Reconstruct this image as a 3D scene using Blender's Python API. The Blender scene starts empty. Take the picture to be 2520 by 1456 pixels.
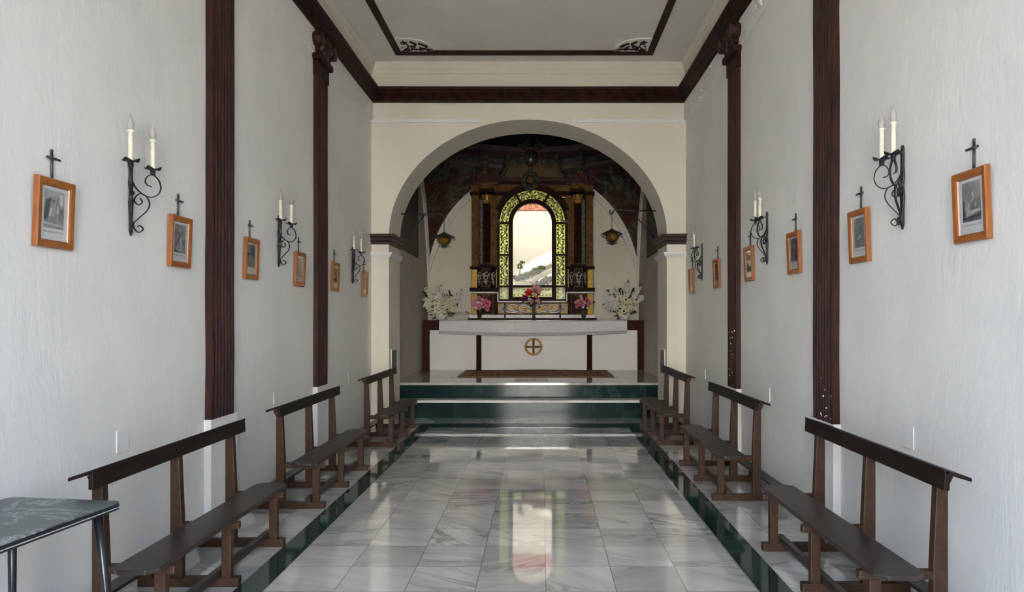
import bpy, bmesh, math, random
from mathutils import Vector, Matrix
R = math.radians
PI = math.pi
C = bpy.context.scene.collection
rnd = random.Random(7)

# ---------------------------------------------------------------- photo frame -> world
CX, CY, F, H = 1332.0, 781.0, 1700.0, 1.6
XL, XR, YF, YB = -2.535, 2.155, 10.30, 11.10          # nave walls, arch wall front / back
def W(px, py, Y): return Vector(((px-CX)*Y/F, Y, H+(CY-py)*Y/F))
def onwall(px, py, X):
    Y = X*F/(px-CX)
    return Vector((X, Y, H+(CY-py)*Y/F))

# ---------------------------------------------------------------- materials
def new_mat(name):
    m = bpy.data.materials.new(name); m.use_nodes = True
    nt = m.node_tree
    return m, nt, nt.nodes['Principled BSDF']
def N(nt, t, **kw):
    n = nt.nodes.new(t)
    for k, v in kw.items(): setattr(n, k, v)
    return n
def ramp(nt, fac, stops):
    r = N(nt, 'ShaderNodeValToRGB')
    el = r.color_ramp.elements
    while len(el) < len(stops): el.new(0.5)
    for e, (p, c) in zip(el, stops):
        e.position = p; e.color = (c[0], c[1], c[2], 1)
    nt.links.new(fac, r.inputs[0])
    return r.outputs[0]
def coords(nt, scale=(1, 1, 1), kind='Object'):
    tc = N(nt, 'ShaderNodeTexCoord'); mp = N(nt, 'ShaderNodeMapping')
    mp.inputs['Scale'].default_value = scale
    nt.links.new(tc.outputs[kind], mp.inputs[0])
    return mp.outputs[0]
def noise(nt, vec, scale, detail=4, rough=.55, dist=0):
    n = N(nt, 'ShaderNodeTexNoise')
    n.inputs['Scale'].default_value = scale; n.inputs['Detail'].default_value = detail
    n.inputs['Roughness'].default_value = rough; n.inputs['Distortion'].default_value = dist
    nt.links.new(vec, n.inputs['Vector'])
    return n.outputs['Fac']
def bump(nt, b, h, strength, dist=.01):
    n = N(nt, 'ShaderNodeBump'); n.inputs['Strength'].default_value = strength
    n.inputs['Distance'].default_value = dist
    nt.links.new(h, n.inputs['Height']); nt.links.new(n.outputs[0], b.inputs['Normal'])
def mat(name, c1, c2=None, rough=.5, metal=0, scale=6, stretch=(1, 1, 1), bmp=0, bscale=None, bdist=.01, spec=.5, coat=0, detail=4, kind='Object', lo=.35, hi=.65):
    m, nt, b = new_mat(name)
    b.inputs['Roughness'].default_value = rough; b.inputs['Metallic'].default_value = metal
    b.inputs['Specular IOR Level'].default_value = spec
    b.inputs['Coat Weight'].default_value = coat; b.inputs['Coat Roughness'].default_value = .08
    v = coords(nt, stretch, kind)
    c2 = c2 or tuple(x*.8 for x in c1)
    nt.links.new(ramp(nt, noise(nt, v, scale, detail), [(lo, c2), (hi, c1)]), b.inputs['Base Color'])
    if bmp: bump(nt, b, noise(nt, v, bscale or scale*3, 5, .6), bmp, bdist)
    return m

M = {}
def plaster(name, c1, c2, bs=.35):
    m, nt, b = new_mat(name)
    b.inputs['Roughness'].default_value = .62; b.inputs['Specular IOR Level'].default_value = .35
    v = coords(nt, (1, 1, .55))
    nt.links.new(ramp(nt, noise(nt, v, 1.7, 6, .6), [(.3, c2), (.6, c1)]), b.inputs['Base Color'])
    v2 = coords(nt, (1, 1, .38))
    a = noise(nt, v2, 3.2, 7, .62, .8)
    n2 = noise(nt, v2, 17, 4, .6)
    mx = N(nt, 'ShaderNodeMath', operation='MULTIPLY_ADD')
    nt.links.new(n2, mx.inputs[0]); mx.inputs[1].default_value = .22; nt.links.new(a, mx.inputs[2])
    bump(nt, b, mx.outputs[0], bs*.55, .05)
    return m
M['plaster'] = plaster('white_plaster', (.80, .785, .757), (.74, .725, .70))
M['plaster_cream'] = plaster('cream_plaster', (.76, .72, .62), (.72, .68, .58), .12)
M['plaster_ceiling'] = plaster('ceiling_plaster', (.83, .795, .735), (.77, .735, .68), .25)
M['plaster_apse'] = plaster('apse_plaster', (.80, .73, .60), (.75, .68, .555), .15)
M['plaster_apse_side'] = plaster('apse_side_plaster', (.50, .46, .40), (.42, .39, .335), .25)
M['maroon'] = mat('maroon_paint', (.046, .013, .009), (.018, .006, .004), rough=.4, spec=.28, scale=14, stretch=(1, 1, .3), bmp=.35, bscale=30, bdist=.012)
M['maroon_dark'] = mat('dark_maroon_paint', (.040, .014, .010), (.016, .006, .004), rough=.5, spec=.1, scale=9, bmp=.3, bscale=24, bdist=.012)
M['wood'] = mat('brown_painted_wood', (.056, .028, .017), (.038, .019, .011), rough=.42, spec=.25, scale=5, stretch=(5, 1, 5), bmp=.12, bscale=14, bdist=.004)
M['wood_dark'] = mat('dark_painted_wood', (.030, .021, .017), (.021, .014, .011), rough=.36, scale=5, stretch=(6, .7, 6), bmp=.15, bscale=12, bdist=.004)
M['wood_back'] = mat('shaded_bench_wood', (.020, .013, .009), (.013, .008, .006), rough=.45, scale=5, stretch=(6, .7, 6), bmp=.15, bscale=12, bdist=.004, spec=.12)  # bench wood with shade in its colour: backrest faces away from the doorway
M['iron'] = mat('wrought_iron', (.055, .060, .062), (.030, .033, .034), rough=.38, metal=.6, scale=30)
M['cross_iron'] = mat('grey_iron_tube', (.13, .135, .14), (.06, .063, .066), rough=.35, metal=.7, scale=40)
M['frame_wood'] = mat('orange_varnished_wood', (.36, .115, .022), (.28, .085, .016), rough=.32, scale=8, stretch=(6, 6, 1.5), coat=.2)
M['paper'] = mat('white_paper', (.80, .79, .80), (.77, .76, .77), rough=.75, scale=20)
M['ink'] = mat('caption_ink', (.05, .05, .055), rough=.8)
M['candle'] = mat('ivory_candle', (.80, .76, .62), (.74, .69, .54), rough=.45, scale=20)
M['white_paint'] = mat('white_paint', (.80, .79, .77), (.76, .75, .73), rough=.5, scale=10)
M['white_marble'] = mat('white_marble', (.80, .79, .77), (.62, .61, .60), rough=.35, spec=.3, scale=4, detail=6)
M['gold'] = mat('gilded', (.62, .38, .12), (.36, .19, .05), rough=.28, metal=.9, scale=25)
M['brass'] = mat('brass', (.42, .25, .065), (.17, .09, .025), rough=.3, metal=.5, scale=12)
M['gold_marble'] = mat('golden_marble_paint', (.20, .105, .030), (.10, .047, .014), rough=.45, spec=.06, scale=13, detail=6)
M['yellow_panel'] = mat('yellow_marbled_panel', (.80, .50, .045), (.55, .31, .03), rough=.4, spec=.2, scale=18, detail=6)
M['retable_dark'] = mat('dark_carved_wood', (.036, .015, .009), (.020, .008, .006), rough=.45, spec=.05, scale=9)
M['retable_red'] = mat('red_marbled_cornice', (.085, .018, .016), (.022, .007, .006), rough=.3, spec=.25, scale=16, detail=6)
M['silver'] = mat('silvered_relief', (.56, .54, .53), (.40, .385, .38), rough=.35, metal=.35, scale=22)
M['grille'] = mat('grey_scroll_metal', (.13, .12, .10), (.085, .08, .07), rough=.5, metal=.2, scale=30)
M['leaf_relief'] = mat('grey_green_leaf_relief', (.20, .20, .15), (.11, .115, .085), rough=.5, scale=20)
M['olive'] = mat('olive_marbled_crown', (.088, .085, .045), (.040, .048, .030), rough=.55, spec=.15, scale=7, detail=6)
M['ochre'] = mat('ochre_marbled_crown', (.15, .085, .030), (.10, .080, .036), rough=.5, spec=.15, scale=6, detail=6)
M['mirror'] = mat('dull_mirror', (.07, .065, .062), (.05, .047, .045), rough=.12, spec=.8, scale=20)
M['cloth_leaf'] = mat('leaf_green', (.030, .055, .018), (.014, .028, .010), rough=.5, scale=30)
M['stem'] = mat('flower_stem', (.030, .045, .018), rough=.6)
M['petal_white'] = mat('white_petal', (.78, .76, .66), (.70, .68, .55), rough=.6, scale=30)
M['petal_cream'] = mat('cream_petal', (.72, .69, .50), (.62, .58, .33), rough=.6, scale=30)
M['petal_pink'] = mat('pink_petal', (.72, .32, .40), (.58, .18, .27), rough=.6, scale=40)
M['petal_hot'] = mat('bright_pink_petal', (.78, .18, .31), (.62, .11, .21), rough=.6, scale=40)
M['petal_pale'] = mat('pale_pink_petal', (.78, .42, .38), (.68, .28, .26), rough=.6, scale=40)
M['petal_red'] = mat('red_petal', (.72, .035, .015), (.55, .02, .01), rough=.55, scale=30)
M['petal_magenta'] = mat('magenta_petal', (.30, .012, .16), (.18, .008, .09), rough=.6, scale=40)
M['yellow'] = mat('stamen_yellow', (.62, .45, .06), rough=.7)
M['ceramic'] = mat('white_ceramic', (.72, .70, .62), (.66, .64, .56), rough=.15, scale=10)
M['black_metal'] = mat('black_metal', (.012, .013, .016), (.008, .008, .010), rough=.28, scale=10, spec=.6)
M['steel_edge'] = mat('pale_edge_strip', (.75, .75, .76), rough=.25, metal=.6)
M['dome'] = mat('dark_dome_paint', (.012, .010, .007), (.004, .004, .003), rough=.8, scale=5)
M['ring_pink'] = mat('faded_pink_band', (.15, .095, .085), (.085, .060, .055), rough=.7, scale=14)
M['ring_red'] = mat('dark_red_band', (.085, .020, .018), (.030, .012, .011), rough=.7, scale=20)
M['ring_blue'] = mat('blue_grey_band', (.10, .095, .095), (.028, .034, .046), rough=.7, scale=26, lo=.45, hi=.55)
M['dark_canvas'] = mat('dark_brown_canvas', (.030, .020, .012), (.010, .007, .005), rough=.55, scale=6, stretch=(4, 4, .5))
M['vent'] = mat('grey_vent', (.16, .155, .14), (.12, .115, .105), rough=.5, scale=12)
M['altar_brown'] = mat('altar_brown_paint', (.062, .022, .017), (.045, .016, .013), rough=.55, spec=.05, scale=12)
M['altar_strip'] = mat('altar_strip_paint', (.045, .016, .012), (.028, .010, .008), rough=.5, spec=.03, scale=12)
M['altar_white'] = mat('altar_white_paint', (.80, .79, .76), (.78, .77, .74), rough=.5, scale=5)
M['candle_iron'] = mat('dark_brass', (.085, .060, .03), (.03, .022, .012), rough=.3, metal=.8, scale=30)
M['rock'] = mat('pale_rock', (.70, .68, .62), (.34, .30, .22), rough=.9, scale=5, stretch=(.5, 1, 2.6), lo=.28, hi=.42, bmp=.6, bscale=9, bdist=.03)
M['hill'] = mat('dry_hill', (.34, .27, .15), (.15, .17, .055), rough=.9, scale=5, stretch=(1, 1, 2))
M['bush'] = mat('bush_green', (.11, .13, .035), (.045, .058, .016), rough=.8, scale=14)
M['niche_red'] = mat('terracotta_frieze', (.34, .085, .045), (.25, .055, .03), rough=.6, scale=8)
M['niche_frieze'] = mat('terracotta_pattern', (.50, .20, .11), (.24, .055, .03), rough=.6, scale=26, lo=.48, hi=.52)
M['ground'] = mat('sandy_ground', (.52, .46, .36), (.45, .39, .30), rough=.9, scale=1.5)
M['lamp_roof'] = mat('lantern_metal', (.055, .055, .045), (.03, .03, .026), rough=.45, metal=.5, scale=20)

# amber lantern glass
m, nt, b = new_mat('amber_glass'); M['amber'] = m
b.inputs['Base Color'].default_value = (.30, .15, .012, 1); b.inputs['Roughness'].default_value = .12
b.inputs['Transmission Weight'].default_value = .45; b.inputs['IOR'].default_value = 1.3
# frosted bulb
m, nt, b = new_mat('bulb_glass'); M['bulb'] = m
b.inputs['Base Color'].default_value = (.62, .59, .54, 1); b.inputs['Roughness'].default_value = .15
b.inputs['Transmission Weight'].default_value = .35; b.inputs['IOR'].default_value = 1.2
# vase glass
m, nt, b = new_mat('vase_glass'); M['vase_glass'] = m
b.inputs['Base Color'].default_value = (.10, .11, .08, 1); b.inputs['Roughness'].default_value = .06
b.inputs['Transmission Weight'].default_value = .6; b.inputs['IOR'].default_value = 1.35

def thin_glass(name, tint, gloss=.02, ior=1.5):
    m = bpy.data.materials.new(name); m.use_nodes = True
    nt = m.node_tree; nt.nodes.clear()
    out = N(nt, 'ShaderNodeOutputMaterial'); mix = N(nt, 'ShaderNodeMixShader')
    tr = N(nt, 'ShaderNodeBsdfTransparent'); tr.inputs[0].default_value = (*tint, 1)
    gl = N(nt, 'ShaderNodeBsdfGlossy'); gl.inputs['Roughness'].default_value = gloss
    fr = N(nt, 'ShaderNodeFresnel'); ge = N(nt, 'ShaderNodeNewGeometry')
    mr = N(nt, 'ShaderNodeMapRange'); mr.inputs['To Min'].default_value = ior; mr.inputs['To Max'].default_value = 1/ior
    nt.links.new(ge.outputs['Backfacing'], mr.inputs['Value']); nt.links.new(mr.outputs[0], fr.inputs['IOR'])
    nt.links.new(fr.outputs[0], mix.inputs[0]); nt.links.new(tr.outputs[0], mix.inputs[1])
    nt.links.new(gl.outputs[0], mix.inputs[2]); nt.links.new(mix.outputs[0], out.inputs[0])
    return m, nt, tr
M['glass'], _, _ = thin_glass('clear_pane_glass', (.97, .97, .96), ior=1.14)
M['picture_glass'], _, _ = thin_glass('picture_glass', (.98, .98, .98))
m = bpy.data.materials.new('lime_stained_glass'); m.use_nodes = True; M['lime'] = m
nt = m.node_tree; nt.nodes.clear()
out = N(nt, 'ShaderNodeOutputMaterial'); mix = N(nt, 'ShaderNodeMixShader'); mix.inputs[0].default_value = .015
tl = N(nt, 'ShaderNodeBsdfTranslucent'); gl = N(nt, 'ShaderNodeBsdfGlossy'); gl.inputs['Roughness'].default_value = .2
nt.links.new(ramp(nt, noise(nt, coords(nt), 12, 3), [(.3, (.78, .86, .36)), (.7, (.95, .97, .58))]), tl.inputs[0])
nt.links.new(tl.outputs[0], mix.inputs[1]); nt.links.new(gl.outputs[0], mix.inputs[2]); nt.links.new(mix.outputs[0], out.inputs[0])

# engraving: printed picture from a colour attribute (the picture's own ink)
m, nt, b = new_mat('engraving_print'); M['print'] = m
at = N(nt, 'ShaderNodeAttribute', attribute_name='ink')
nt.links.new(at.outputs['Color'], b.inputs['Base Color']); b.inputs['Roughness'].default_value = .75

# marble floor tiles
def tile_marble(name, x0, y0, tw, td, light, mid, dark, rough=.07, joint=.007, spec=.75):
    m, nt, b = new_mat(name); L = nt.links.new
    tc = N(nt, 'ShaderNodeTexCoord')
    sub = N(nt, 'ShaderNodeVectorMath', operation='SUBTRACT'); sub.inputs[1].default_value = (x0, y0, 0)
    L(tc.outputs['Object'], sub.inputs[0])
    div = N(nt, 'ShaderNodeVectorMath', operation='DIVIDE'); div.inputs[1].default_value = (tw, td, 1000)
    L(sub.outputs[0], div.inputs[0])
    fl = N(nt, 'ShaderNodeVectorMath', operation='FLOOR'); L(div.outputs[0], fl.inputs[0])
    fr = N(nt, 'ShaderNodeVectorMath', operation='FRACTION'); L(div.outputs[0], fr.inputs[0])
    wn = N(nt, 'ShaderNodeTexWhiteNoise', noise_dimensions='3D'); L(fl.outputs[0], wn.inputs['Vector'])
    ang = N(nt, 'ShaderNodeMath', operation='MULTIPLY_ADD'); L(wn.outputs['Value'], ang.inputs[0])
    ang.inputs[1].default_value = 1.3; ang.inputs[2].default_value = -.45
    rot = N(nt, 'ShaderNodeVectorRotate', rotation_type='Z_AXIS'); L(tc.outputs['Object'], rot.inputs['Vector']); L(ang.outputs[0], rot.inputs['Angle'])
    off = N(nt, 'ShaderNodeVectorMath', operation='SCALE'); L(wn.outputs['Color'], off.inputs[0]); off.inputs['Scale'].default_value = 40
    add = N(nt, 'ShaderNodeVectorMath', operation='ADD'); L(rot.outputs[0], add.inputs[0]); L(off.outputs[0], add.inputs[1])
    mp = N(nt, 'ShaderNodeMapping'); mp.inputs['Scale'].default_value = (.9, 4.0, 1); L(add.outputs[0], mp.inputs[0])
    n1 = noise(nt, mp.outputs[0], 1.6, 6, .6, .9)
    veins = ramp(nt, n1, [(.30, (0, 0, 0)), (.44, (.15,)*3), (.485, (1, 1, 1)), (.50, (1, 1, 1)), (.545, (.22,)*3), (.72, (0, 0, 0))])
    n2 = noise(nt, mp.outputs[0], .7, 4, .6, .5)
    base = ramp(nt, n2, [(.35, mid), (.62, light)])
    n3 = noise(nt, mp.outputs[0], .55, 2, .5)
    amt = ramp(nt, n3, [(.46, (.05,)*3), (.70, (.80,)*3)])
    mul = N(nt, 'ShaderNodeMath', operation='MULTIPLY'); L(veins, mul.inputs[0]); L(amt, mul.inputs[1])
    mix = N(nt, 'ShaderNodeMix', data_type='RGBA'); L(mul.outputs[0], mix.inputs['Factor'])
    L(base, mix.inputs['A']); mix.inputs['B'].default_value = (*dark, 1)
    tv = N(nt, 'ShaderNodeMath', operation='MULTIPLY_ADD'); L(wn.outputs['Value'], tv.inputs[0]); tv.inputs[1].default_value = .22; tv.inputs[2].default_value = .80
    bright = N(nt, 'ShaderNodeVectorMath', operation='SCALE'); L(mix.outputs['Result'], bright.inputs[0]); L(tv.outputs[0], bright.inputs['Scale'])
    sep = N(nt, 'ShaderNodeSeparateXYZ'); L(fr.outputs[0], sep.inputs[0])
    jm = None
    for ax in ('X', 'Y'):
        a = N(nt, 'ShaderNodeMath', operation='PINGPONG'); L(sep.outputs[ax], a.inputs[0]); a.inputs[1].default_value = .5
        lt = N(nt, 'ShaderNodeMath', operation='LESS_THAN'); L(a.outputs[0], lt.inputs[0]); lt.inputs[1].default_value = joint
        if jm is None: jm = lt.outputs[0]
        else:
            mm = N(nt, 'ShaderNodeMath', operation='MAXIMUM'); L(jm, mm.inputs[0]); L(lt.outputs[0], mm.inputs[1]); jm = mm.outputs[0]
    jx = N(nt, 'ShaderNodeMix', data_type='RGBA'); L(jm, jx.inputs['Factor']); L(bright.outputs[0], jx.inputs['A'])
    jx.inputs['B'].default_value = (mid[0]*.5, mid[1]*.5, mid[2]*.5, 1)
    L(jx.outputs['Result'], b.inputs['Base Color'])
    b.inputs['Roughness'].default_value = rough; b.inputs['Specular IOR Level'].default_value = spec
    return m
M['floor'] = tile_marble('white_marble_tiles', -1.63, 10.04, .4143, .40, (.74, .74, .74), (.55, .555, .555), (.16, .17, .175), .05, .007, 1.0)
M['floor'].node_tree.nodes['Principled BSDF'].inputs['Coat Weight'].default_value = .7
M['floor'].node_tree.nodes['Principled BSDF'].inputs['Coat Roughness'].default_value = .03
M['platform'] = tile_marble('cream_marble_tiles', -1.63, 11.2, .5, .5, (.60, .57, .52), (.48, .455, .42), (.30, .28, .26), .06, .003, .5)
M['green'] = tile_marble('green_marble_floor', -1.63, 10.04, .6, .6, (.016, .050, .043), (.009, .028, .024), (.035, .085, .072), .07, .003, .6)
M['green_riser'] = tile_marble('green_marble_riser', -1.42, 0, 1.05, 50, (.022, .044, .042), (.012, .025, .024), (.060, .10, .098), .11, .002, .13)
M['inlay_grey'] = mat('grey_marble_inlay', (.10, .105, .105), (.07, .075, .075), rough=.1, spec=.3, scale=5, detail=6)
M['table_marble'] = None
m, nt, b = new_mat('dark_grey_marble_top'); M['table_marble'] = m
v = coords(nt, (1, 1.6, 1))
n1 = noise(nt, v, 3.2, 7, .62, 1.4)
nt.links.new(ramp(nt, n1, [(.30, (.045, .058, .060)), (.46, (.075, .095, .098)), (.495, (.32, .35, .35)), (.52, (.085, .105, .108)), (.7, (.040, .050, .053))]), b.inputs['Base Color'])
b.inputs['Roughness'].default_value = .3
# altar cloth
m, nt, b = new_mat('white_damask'); M['damask'] = m
b.inputs['Base Color'].default_value = (.70, .68, .69, 1); b.inputs['Roughness'].default_value = .45; b.inputs['Sheen Weight'].default_value = .2
vo = N(nt, 'ShaderNodeTexVoronoi'); vo.inputs['Scale'].default_value = 34
nt.links.new(coords(nt), vo.inputs['Vector'])
nt.links.new(ramp(nt, vo.outputs['Distance'], [(.15, (.76, .74, .75)), (.55, (.68, .66, .68))]), b.inputs['Base Color'])
bump(nt, b, vo.outputs['Distance'], .3, .006)
M['lace'] = mat('lace_border', (.60, .58, .60), (.40, .385, .40), rough=.7, scale=60)
# rug
m, nt, b = new_mat('patterned_rug'); M['rug'] = m
ck = N(nt, 'ShaderNodeTexVoronoi'); ck.inputs['Scale'].default_value = 11
nt.links.new(coords(nt), ck.inputs['Vector'])
nt.links.new(ramp(nt, ck.outputs['Distance'], [(.1, (.36, .20, .11)), (.35, (.25, .105, .055)), (.6, (.14, .075, .045))]), b.inputs['Base Color'])
b.inputs['Roughness'].default_value = .95; b.inputs['Specular IOR Level'].default_value = .1
M['rug_border'] = mat('rug_border', (.34, .22, .13), (.18, .10, .06), rough=.95, spec=.1, scale=30, lo=.45, hi=.55)
# frescoes
m, nt, b = new_mat('fresco'); M['fresco'] = m
v = coords(nt)
n1 = noise(nt, v, 2.3, 6, .62, .9)
n2 = noise(nt, v, 1.3, 3, .5, 1.0)
c1 = ramp(nt, n1, [(.30, (.010, .009, .006)), (.45, (.022, .018, .011)), (.52, (.12, .105, .075)), (.56, (.026, .020, .012)), (.66, (.060, .052, .034)), (.75, (.018, .014, .009))])
c2 = ramp(nt, n2, [(.46, (0, 0, 0)), (.60, (1, 1, 1))])
c3 = ramp(nt, n1, [(.3, (.02, .006, .004)), (.5, (.085, .020, .014)), (.6, (.03, .016, .010)), (.7, (.10, .060, .030))])
mx = N(nt, 'ShaderNodeMix', data_type='RGBA')
nt.links.new(c2, mx.inputs['Factor']); nt.links.new(c1, mx.inputs['A']); nt.links.new(c3, mx.inputs['B'])
nt.links.new(mx.outputs['Result'], b.inputs['Base Color']); b.inputs['Roughness'].default_value = .7

# ---------------------------------------------------------------- mesh helpers
def cr(pts, n=6, closed=False):
    """Catmull-Rom through points"""
    P = [Vector(p) for p in pts]; out = []
    k = len(P)
    rng = range(k if closed else k-1)
    for i in rng:
        p0 = P[(i-1) % k] if closed or i > 0 else P[0]*2-P[1]
        p1, p2 = P[i], P[(i+1) % k]
        p3 = P[(i+2) % k] if closed or i+2 < k else P[-1]*2-P[-2]
        for j in range(n):
            t = j/n
            out.append(.5*((2*p1)+(p2-p0)*t+(2*p0-5*p1+4*p2-p3)*t*t+(3*p1-p0-3*p2+p3)*t**3))
    if not closed: out.append(P[-1])
    return out

class MB:
    def __init__(s): s.bm = bmesh.new()
    def box(s, x0, x1, y0, y1, z0, z1):
        v = [s.bm.verts.new((x, y, z)) for x in (x0, x1) for y in (y0, y1) for z in (z0, z1)]
        for f in ((0, 1, 3, 2), (4, 6, 7, 5), (0, 4, 5, 1), (2, 3, 7, 6), (0, 2, 6, 4), (1, 5, 7, 3)):
            s.bm.faces.new([v[i] for i in f])
        return s
    def hexa(s, p):                      # 8 points: bottom 4 ccw, top 4 ccw
        v = [s.bm.verts.new(q) for q in p]
        for f in ((3, 2, 1, 0), (4, 5, 6, 7), (0, 1, 5, 4), (1, 2, 6, 5), (2, 3, 7, 6), (3, 0, 4, 7)):
            s.bm.faces.new([v[i] for i in f])
        return s
    def prism(s, poly, a, b, axis='Y'):
        """extrude 2D polygon along an axis; poly in the two other axes (in xyz order)"""
        def P(u, w, t): return (t, u, w) if axis == 'X' else ((u, t, w) if axis == 'Y' else (u, w, t))
        A = [s.bm.verts.new(P(u, w, a)) for u, w in poly]; B = [s.bm.verts.new(P(u, w, b)) for u, w in poly]
        n = len(poly)
        s.bm.faces.new(A); s.bm.faces.new(B[::-1])
        for i in range(n): s.bm.faces.new((A[i], B[i], B[(i+1) % n], A[(i+1) % n]))
        return s
    def tube(s, pts, r, n=6, side=None, r2=None, cap=True, closed=False):
        """sweep an ellipse; r along side axis, r2 along the other. r may be list"""
        P = [Vector(p) for p in pts]; k = len(P); rings = []; prev = None
        for i in range(k):
            a = P[(i-1) % k] if (closed or i > 0) else P[i]; c = P[(i+1) % k] if (closed or i < k-1) else P[i]
            t = (c-a)
            if t.length < 1e-9: t = Vector((0, 0, 1))
            t.normalize()
            if side is not None: u = Vector(side)-t*Vector(side).dot(t)
            elif prev is None:
                u = t.orthogonal()
            else: u = prev-t*prev.dot(t)
            if u.length < 1e-6: u = t.orthogonal()
            u.normalize(); prev = u; w = t.cross(u)
            ra = r[i] if isinstance(r, (list, tuple)) else r
            rb = (r2[i] if isinstance(r2, (list, tuple)) else r2) if r2 is not None else ra
            rings.append([s.bm.verts.new(P[i]+u*math.cos(2*PI*(j+.5)/n)*ra+w*math.sin(2*PI*(j+.5)/n)*rb) for j in range(n)])
        m = k if closed else k-1
        for i in range(m):
            A, B = rings[i], rings[(i+1) % k]
            for j in range(n): s.bm.faces.new((A[j], A[(j+1) % n], B[(j+1) % n], B[j]))
        if cap and not closed:
            s.bm.faces.new(rings[0][::-1]); s.bm.faces.new(rings[-1])
        return s
    def lathe(s, prof, c=(0, 0, 0), n=20, axis='Z', sx=1, sy=1):
        c = Vector(c); rings = []
        for r, z in prof:
            ring = []
            for j in range(n):
                a = 2*PI*j/n
                u, w = r*math.cos(a)*sx, r*math.sin(a)*sy
                p = (u, w, z) if axis == 'Z' else ((u, z, w) if axis == 'Y' else (z, u, w))
                ring.append(s.bm.verts.new(c+Vector(p)))
            rings.append(ring)
        for A, B in zip(rings, rings[1:]):
            for j in range(n): s.bm.faces.new((A[j], A[(j+1) % n], B[(j+1) % n], B[j]))
        if prof[0][0] > 1e-5: s.bm.faces.new(rings[0][::-1])
        if prof[-1][0] > 1e-5: s.bm.faces.new(rings[-1])
        return s
    def ball(s, c, r, seg=10, rings=6, jit=0):
        rx, ry, rz = (r, r, r) if not isinstance(r, (tuple, list)) else r
        prof = []
        c = Vector(c); R_ = []
        for i in range(rings+1):
            th = PI*i/rings; ring = []
            for j in range(seg):
                a = 2*PI*j/seg; k = 1+(rnd.uniform(-jit, jit) if jit else 0)
                ring.append(s.bm.verts.new(c+Vector((rx*math.sin(th)*math.cos(a)*k, ry*math.sin(th)*math.sin(a)*k, rz*math.cos(th)*k))))
            R_.append(ring)
        for A, B in zip(R_, R_[1:]):
            for j in range(seg): s.bm.faces.new((A[j], B[j], B[(j+1) % seg], A[(j+1) % seg]))
        return s
    def quad(s, *p):
        s.bm.faces.new([s.bm.verts.new(q) for q in p]); return s
    def grid(s, f, nu, nv):
        V = [[s.bm.verts.new(f(i/nu, j/nv)) for j in range(nv+1)] for i in range(nu+1)]
        for i in range(nu):
            for j in range(nv): s.bm.faces.new((V[i][j], V[i+1][j], V[i+1][j+1], V[i][j+1]))
        return s
    def mesh(s, name, m, smooth=False):
        bmesh.ops.remove_doubles(s.bm, verts=s.bm.verts, dist=1e-6)
        bmesh.ops.recalc_face_normals(s.bm, faces=s.bm.faces)
        me = bpy.data.meshes.new(name); s.bm.to_mesh(me); s.bm.free()
        me.materials.append(m)
        if smooth:
            for p in me.polygons: p.use_smooth = True
        return me
    def build(s, name, m, parent=None, smooth=False, bevel=0, local=False, solid=0):
        me = s.mesh(name, m, smooth)
        o = bpy.data.objects.new(name, me); C.objects.link(o)
        if parent is not None:
            if not local: me.transform(Matrix.Translation(-world_loc(parent)))
            o.parent = parent
        if solid:
            md = o.modifiers.new('thickness', 'SOLIDIFY'); md.thickness = solid
        if bevel:
            md = o.modifiers.new('bevel', 'BEVEL'); md.width = bevel; md.segments = 2; md.limit_method = 'ANGLE'; md.angle_limit = R(40)
        return o
def world_loc(o):
    l = o.location.copy()
    while o.parent: o = o.parent; l += o.location
    return l
def tag(o, label=None, cat=None, group=None, kind=None):
    if label: o['label'] = label
    if cat: o['category'] = cat
    if group: o['group'] = group
    if kind: o['kind'] = kind
    return o
def thing(name, loc, label=None, cat=None, group=None):
    o = bpy.data.objects.new(name, None); C.objects.link(o); o.location = loc; o.empty_display_size = .1
    return tag(o, label, cat, group)
def copy_tree(o, parent=None):
    c = o.copy(); C.objects.link(c)
    if parent is not None: c.parent = parent
    for ch in [x for x in bpy.data.objects if x.parent == o]: copy_tree(ch, c)
    return c
def S(o): o['kind'] = 'structure'; return o
def P3(x, y, z): return Vector((x, y, z))
def spiral(cx, cz, r0, turns, a0, d=1, n=16, r1=None):
    r1 = r0*.18 if r1 is None else r1
    k = max(6, int(n*turns))
    return [(cx+(r0+(r1-r0)*i/k)*math.cos(a0+d*2*PI*turns*i/k), cz+(r0+(r1-r0)*i/k)*math.sin(a0+d*2*PI*turns*i/k)) for i in range(k+1)]

# ================================================================ SETTING
# floors
S(MB().box(-2.8, 2.4, -1.2, 11.3, -.2, 0).build('floor', M['floor']))
b = MB()
b.box(-1.80, -1.63, -1.1, 10.24, 0, .002); b.box(1.275, 1.47, -1.1, 10.24, 0, .002); b.box(-1.80, 1.47, 10.04, 10.42, 0, .0025)
S(b.build('trim_1', M['green']))
# steps and chancel platform
X0, X1 = -2.272, 1.872
S(MB().box(X0, X1, 11.0, 11.4, 0, .245).build('trim_2', M['green_riser']))
S(MB().box(X0, X1, 10.975, 11.3, .245, .285).build('trim_3', M['white_marble'], bevel=.006))
S(MB().box(-2.5, 2.15, 11.26, 14.9, 0, .50).build('trim_4', M['green_riser']))
S(MB().box(-2.5, 2.15, 11.235, 14.9, .50, .542).build('floor_platform', M['platform'], bevel=.004))
b = MB()
for x0, x1, y0, y1 in ((-1.92, -1.55, 12.1, 13.6), (1.30, 1.66, 12.1, 13.6), (-1.6, 1.35, 12.02, 12.16)): b.box(x0, x1, y0, y1, .541, .543)
S(b.build('trim_5', M['inlay_grey']))
M['plaque'] = mat('speckled_stone', (.40, .37, .31), (.24, .22, .18), rough=.2, scale=45, lo=.45, hi=.55)
M['plaque_line'] = mat('dark_line', (.06, .055, .05), rough=.3)
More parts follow.
